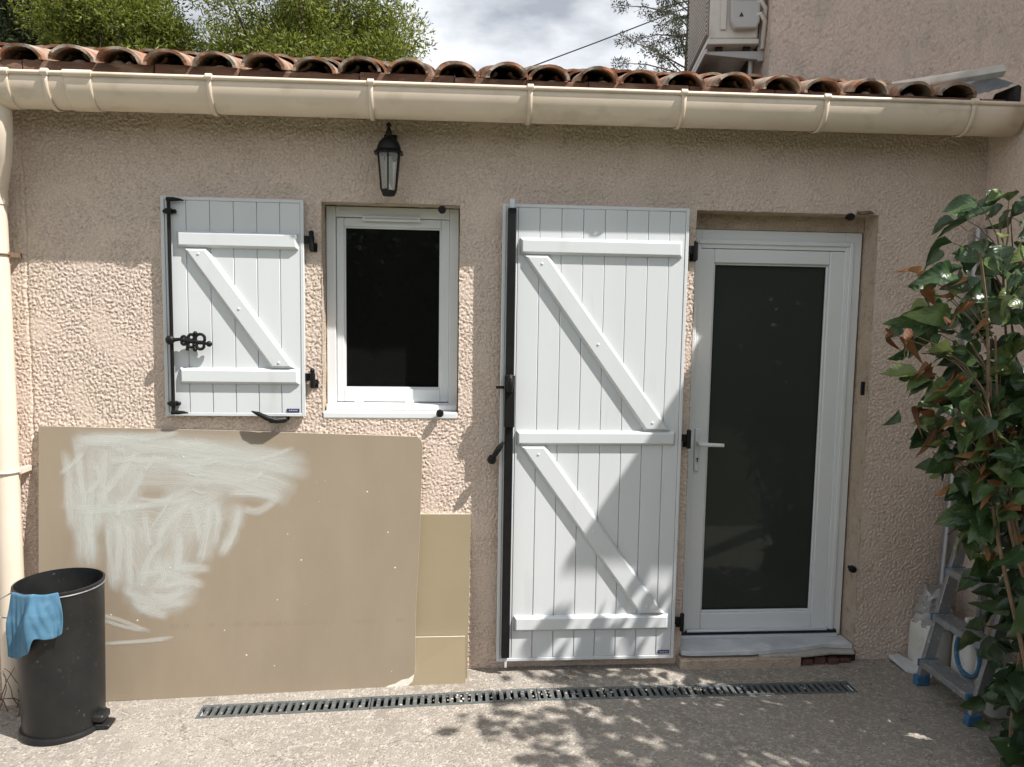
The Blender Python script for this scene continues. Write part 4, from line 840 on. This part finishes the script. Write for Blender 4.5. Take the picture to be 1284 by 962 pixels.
for k in range(16):
    bx_, by_ = 2.38+rb.uniform(-.12, .2), -1.02+rb.uniform(-.12, .12); top = Vector((rb.uniform(1.82, 2.5), -1.0+rb.uniform(-.22, .18), rb.uniform(1.5, 2.25))); Q = []
    for i in range(25):
        t = i/24; Q.append(Vector((bx_, by_, 0)).lerp(top, t)+Vector((.05*math.sin(t*5+k), .04*math.sin(t*6+2*k), 0))*t*(1-t)*3)
    mb.tube(Q[::2]+[Q[-1]], [.008*(1-.8*i/13)+.0018 for i in range(14)], 6); stems.append(Q); mb.build('stem', m_stem, bush); mb = MB()
leaves = []
def add_leaf(p, size, dry=False):
    out = Vector((p.x-2.38, p.y+1.02, 0)); out = out.normalized() if out.length > .01 else Vector((0, -1, 0))
    d = (out*rb.uniform(.3, 1.0)+Vector((rb.uniform(-.7, .7), rb.uniform(-.7, .7), rb.uniform(-.9, .25)))).normalized()
    nrm = Vector((rb.uniform(-.9, .9)+.25, rb.uniform(-1.0, .7)-.3, rb.uniform(.2, 1.0))); nrm = (nrm-d*nrm.dot(d)).normalized(); x = d.cross(nrm)
    leaves.append((p.copy(), d, nrm, x, size, dry))
tw_mb = MB(); cnt = 0
while cnt < 1120:
    z = rb.uniform(.02, 2.30) if rb.random() < .7 else rb.uniform(.02, 1.6); xm = xmin(z); y = -1.02+rb.gauss(0, .12)
    x = xm+(min(2.72, xm+.46+.2*max(0, 1.2-z))-xm)*rb.random()**1.35
    if y > -.72 or y < -1.45: continue
    if y > -.99 and x > 2.62: continue
    if z > 1.65 and rb.random() < (z-1.65)*.75+.1: continue
    edge = (x-xm) < .14
    if edge and rb.random() < .45: continue
    dryp = .24 if (edge and 1.0 < z < 1.95) else (.10 if 1.05 < z < 1.7 else .035)
    p = Vector((x, y, z)); dry = rb.random() < dryp
    add_leaf(p, rb.uniform(.04, .075) if dry else rb.choice([rb.uniform(.05, .085), rb.uniform(.07, .115), rb.uniform(.09, .145)]), dry)
    if rb.random() < .13:   # a twig back to a stem
        s_ = min((q for Q in stems for q in Q[5:]), key=lambda q: (q-p+Vector((-.03, 0, .16))).length)
        if (s_-p).length < .28: tw_mb.tube([s_, s_.lerp(p, .5)+Vector((0, 0, .02)), p], [.0028, .002, .0014], 5)
    cnt += 1
# loose twigs out at the left edge with brown leaves
for (x, z, dry) in [(1.775, 1.96, 1), (1.79, 1.90, 1), (1.725, 1.735, 1), (1.755, 1.72, 1), (1.75, 1.60, 0), (1.70, 1.735, 1), (1.80, 1.45, 1), (1.84, 1.38, 1), (1.86, 1.33, 0), (1.83, 1.80, 0), (1.80, 1.82, 0), (1.93, 2.17, 0), (2.0, 2.25, 0), (2.06, 2.24, 0), (2.10, 2.21, 0), (1.90, 2.09, 0), (1.97, 2.08, 0)]:
    p = Vector((x, -.97+rb.uniform(-.06, .06), z)); add_leaf(p, .075 if dry else .12, bool(dry)); s_ = min((q for Q in stems for q in Q[8:]), key=lambda q: (q-p+Vector((-.05, 0, .22))).length)
    tw_mb.tube([s_, s_.lerp(p, .35)+Vector((.01, 0, .035)), s_.lerp(p, .7)+Vector((0, 0, .03)), p], [.0035, .0028, .002, .0014], 5)
tw_mb.build('twig', m_stem, bush, kind='stuff')
# the 300 leaves that show largest are single parts, the others one mass
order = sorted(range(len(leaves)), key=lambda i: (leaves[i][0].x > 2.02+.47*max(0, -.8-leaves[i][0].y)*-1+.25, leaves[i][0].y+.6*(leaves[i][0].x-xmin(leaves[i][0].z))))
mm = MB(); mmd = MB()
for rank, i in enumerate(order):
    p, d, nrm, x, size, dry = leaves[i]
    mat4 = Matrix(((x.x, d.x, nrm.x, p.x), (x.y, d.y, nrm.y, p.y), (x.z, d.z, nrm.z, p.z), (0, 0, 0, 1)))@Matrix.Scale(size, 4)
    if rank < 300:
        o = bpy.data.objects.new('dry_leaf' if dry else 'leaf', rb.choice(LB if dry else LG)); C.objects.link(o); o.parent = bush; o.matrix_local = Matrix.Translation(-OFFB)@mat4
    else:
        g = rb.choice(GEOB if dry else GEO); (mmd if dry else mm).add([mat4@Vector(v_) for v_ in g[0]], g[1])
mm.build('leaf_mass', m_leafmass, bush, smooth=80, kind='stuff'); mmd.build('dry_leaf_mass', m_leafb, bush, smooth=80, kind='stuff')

# ------------------------------------------------------------------ trees
def crown(name, par, mat, blobs, n, ln, wd, seed, up=.3):
    g = np.random.default_rng(seed); w_ = np.array([b[3]*b[4]*b[5] for b in blobs])**.75; w_ /= w_.sum(); B = np.array(blobs)
    k = g.choice(len(blobs), n, p=w_); v_ = g.standard_normal((n, 3)); v_ /= np.linalg.norm(v_, axis=1)[:, None]; rr = g.random(n)**.45*(1+.18*g.standard_normal(n)*.5)
    P = B[k, :3]+v_*rr[:, None]*B[k, 3:6]
    d = v_*.6+g.standard_normal((n, 3))*.6; d[:, 2] += up; d /= np.linalg.norm(d, axis=1)[:, None]
    s_ = np.cross(d, g.standard_normal((n, 3))); s_ /= np.linalg.norm(s_, axis=1)[:, None]
    L_ = (ln*(.6+.8*g.random(n)))[:, None]; W_ = (wd*(.6+.8*g.random(n)))[:, None]
    A = np.stack([P, P+d*L_*.45+s_*W_*.5, P+d*L_, P+d*L_*.45-s_*W_*.5], 1).reshape(-1, 3)-np.array(OFF[par.name])
    me = bpy.data.meshes.new(name); me.vertices.add(4*n); me.vertices.foreach_set('co', A.astype(np.float32).reshape(-1)); me.loops.add(4*n); me.loops.foreach_set('vertex_index', np.arange(4*n, dtype=np.int32))
    me.polygons.add(n); me.polygons.foreach_set('loop_start', np.arange(0, 4*n, 4, dtype=np.int32)); me.update(calc_edges=True); me.materials.append(mat)
    o = bpy.data.objects.new(name, me); C.objects.link(o); o.parent = par; return o
def tree(name, label, base, blobs, mat, n, ln, wd, seed, trunk_r=.16, group=None, up=.3):
    rt = root(name, base, label, 'tree', group); b = Vector(base); rn = random.Random(seed); mb = MB()
    c_ = sum((Vector(q[:3]) for q in blobs), Vector())/len(blobs); fork = b.lerp(c_, .62)
    mb.tube([b-Vector((0, 0, .1)), b.lerp(fork, .5)+Vector((.08, .05, 0)), fork], [trunk_r, trunk_r*.8, trunk_r*.6], 10)
    for q in blobs: e = Vector(q[:3]); mb.tube([fork, fork.lerp(e, .5)+Vector((rn.uniform(-.2, .2), 0, .1)), e], [trunk_r*.45, trunk_r*.25, trunk_r*.08], 6)
    mb.build('trunk', m_trunk, rt); crown('crown', rt, mat, blobs, n, ln, wd, seed, up); return rt
def puffs(c_, R, k, r0, r1, seed):
    rn = random.Random(seed); out = []
    for _ in range(k):
        v_ = Vector((rn.gauss(0, 1), rn.gauss(0, 1), rn.gauss(0, 1))).normalized()*rn.random()**.4; q = rn.uniform(r0, r1)
        out.append((c_[0]+v_.x*R[0], c_[1]+v_.y*R[1], c_[2]+v_.z*R[2], q, q, q*.8))
    return out
tree('pine_tree', 'bright green bushy tree with rounded crown behind the middle of the tiled roof', (-2.2, 8.4, 0), puffs((-2.2, 8.4, 5.75), (1.55, 1.3, 1.15), 46, .34, .62, 5), m_pine, 80000, .075, .020, 5)
tree('pine_tree', 'dense dark green tree behind the left end of the tiled roof', (-6.2, 9.0, 0), puffs((-6.1, 9.0, 6.3), (1.9, 1.4, 1.6), 46, .4, .75, 6), m_darktree, 60000, .08, .030, 6)
tree('pine_tree', 'light olive green tree between the dark tree and the rounded bright one', (-4.75, 7.6, 0), puffs((-4.75, 7.6, 5.5), (1.0, .8, 1.0), 26, .3, .55, 8), m_pine, 50000, .07, .020, 8)
# sparse dark conifer beside the air conditioner
cf = root('conifer_tree', (3.95, 9.5, 0), 'sparse dark conifer with drooping twigs beside the air conditioning unit', 'tree')
mb = MB(); mb.tube([(3.95, 9.5, -.1), (4.0, 9.5, 4), (4.02, 9.5, 9.4)], [.16, .10, .02], 8); bl_ = []; rn = random.Random(3)
for k in range(90):
    z = 4.8+4.4*k/90; a = rn.uniform(0, 6.28); ln = .25+(9.4-z)*.34*rn.uniform(.6, 1.15); e = Vector((4.0+ln*math.cos(a), 9.5+ln*math.sin(a), z+.15*ln-.05)); s_ = Vector((4.0, 9.5, z)); mb.tube([s_, s_.lerp(e, .6)+Vector((0, 0, .06)), e], [.016, .01, .004], 5)
    for t in (.4, .65, .9, 1.0): q = s_.lerp(e, t); bl_.append((q.x, q.y, q.z, .11, .11, .10))
mb.build('trunk', m_trunk, cf); crown('crown', cf, m_conifer, bl_, 34000, .055, .016, 13, 0.1)
# garden behind the camera: what the panes reflect
hg = root('garden_hedge', (0, -10, 0), 'tall dark evergreen hedge across the garden opposite the annex', 'hedge')
bl_ = [(random.uniform(-11, 11), -9.8+random.uniform(-.5, .5), random.uniform(.3, 3.3), .9, .6, .6) for _ in range(140)]
crown('foliage', hg, m_hedge, bl_, 26000, .16, .08, 15)
MB().box(-12, 12, -10.6, -9.9, 0, 3.5).build('added_backing_slab', m_darktree, hg, smooth=0)  # unseen solid slab added so no light shows through the foliage
# tree on the right, beyond the picture, whose leaves dapple the concrete
stree = root('shade_tree', (3.55, -2.75, 0), 'broad-leaved tree reaching over the terrace beyond the bush', 'tree')
rn = random.Random(12); LV = MB(); BR = MB(); heads = []
def spray(gx, gy, h, k, sp):
    t = h/2.62; c_ = Vector((gx+1.675*t, gy-t, h)); heads.append(c_)
    for _ in range(k):
        p = c_+Vector((rn.gauss(0, sp), rn.gauss(0, sp), rn.gauss(0, sp*.6))); d = Vector((rn.uniform(-1, 1), rn.uniform(-1, 1), rn.uniform(-.5, .2))).normalized()
        nn = Vector((rn.uniform(-.5, .5), rn.uniform(-.6, .3), 1)); nn = (nn-d*nn.dot(d)).normalized(); x = d.cross(nn); s_ = rn.uniform(.06, .11); V_, F_ = GEO[rn.randrange(8)]
        LV.add([p+(x*a+d*b+nn*c2)*s_ for a, b, c2 in V_], F_)
k = 0
while k < 36:
    gx, gy = rn.uniform(.72, 1.9), rn.uniform(-1.1, -.45)
    if gx < 1.25 and gy > -.72: continue       # left to the bush itself
    if .95 < gx < 1.5 and gy > -.80 and rn.random() < .6: continue
    spray(gx, gy, rn.uniform(2.75, 3.2), 13, .11); k += 1
for _ in range(17): spray(rn.uniform(.18, .75), rn.uniform(-.85, -.42), rn.uniform(2.8, 3.3), 6, .075)
for _ in range(9): spray(rn.uniform(.35, 1.05), rn.uniform(-.16, .10), rn.uniform(2.8, 3.0), 4, .06)
fk = Vector((3.45, -2.35, 2.5)); BR.tube([(3.55, -2.75, -.1), (3.5, -2.6, 1.3), fk], [.10, .085, .06], 10)
for c_ in heads: BR.tube([fk, fk.lerp(c_, .5)+Vector((0, 0, .12)), c_], [.014, .009, .003], 5)
BR.build('trunk', m_trunk, stree); LV.build('crown', m_shade, stree, smooth=80)
# overhead cable
MB().tube([(.45, 6, 4.60), (.862, 6, 4.777), (1.8, 6, 5.155), (2.8, 6, 5.572), (3.6, 6, 5.92)], .008, 6).build('overhead_cable', m_cable, None, label='thin black overhead cable crossing the sky above the roof', cat='cable')
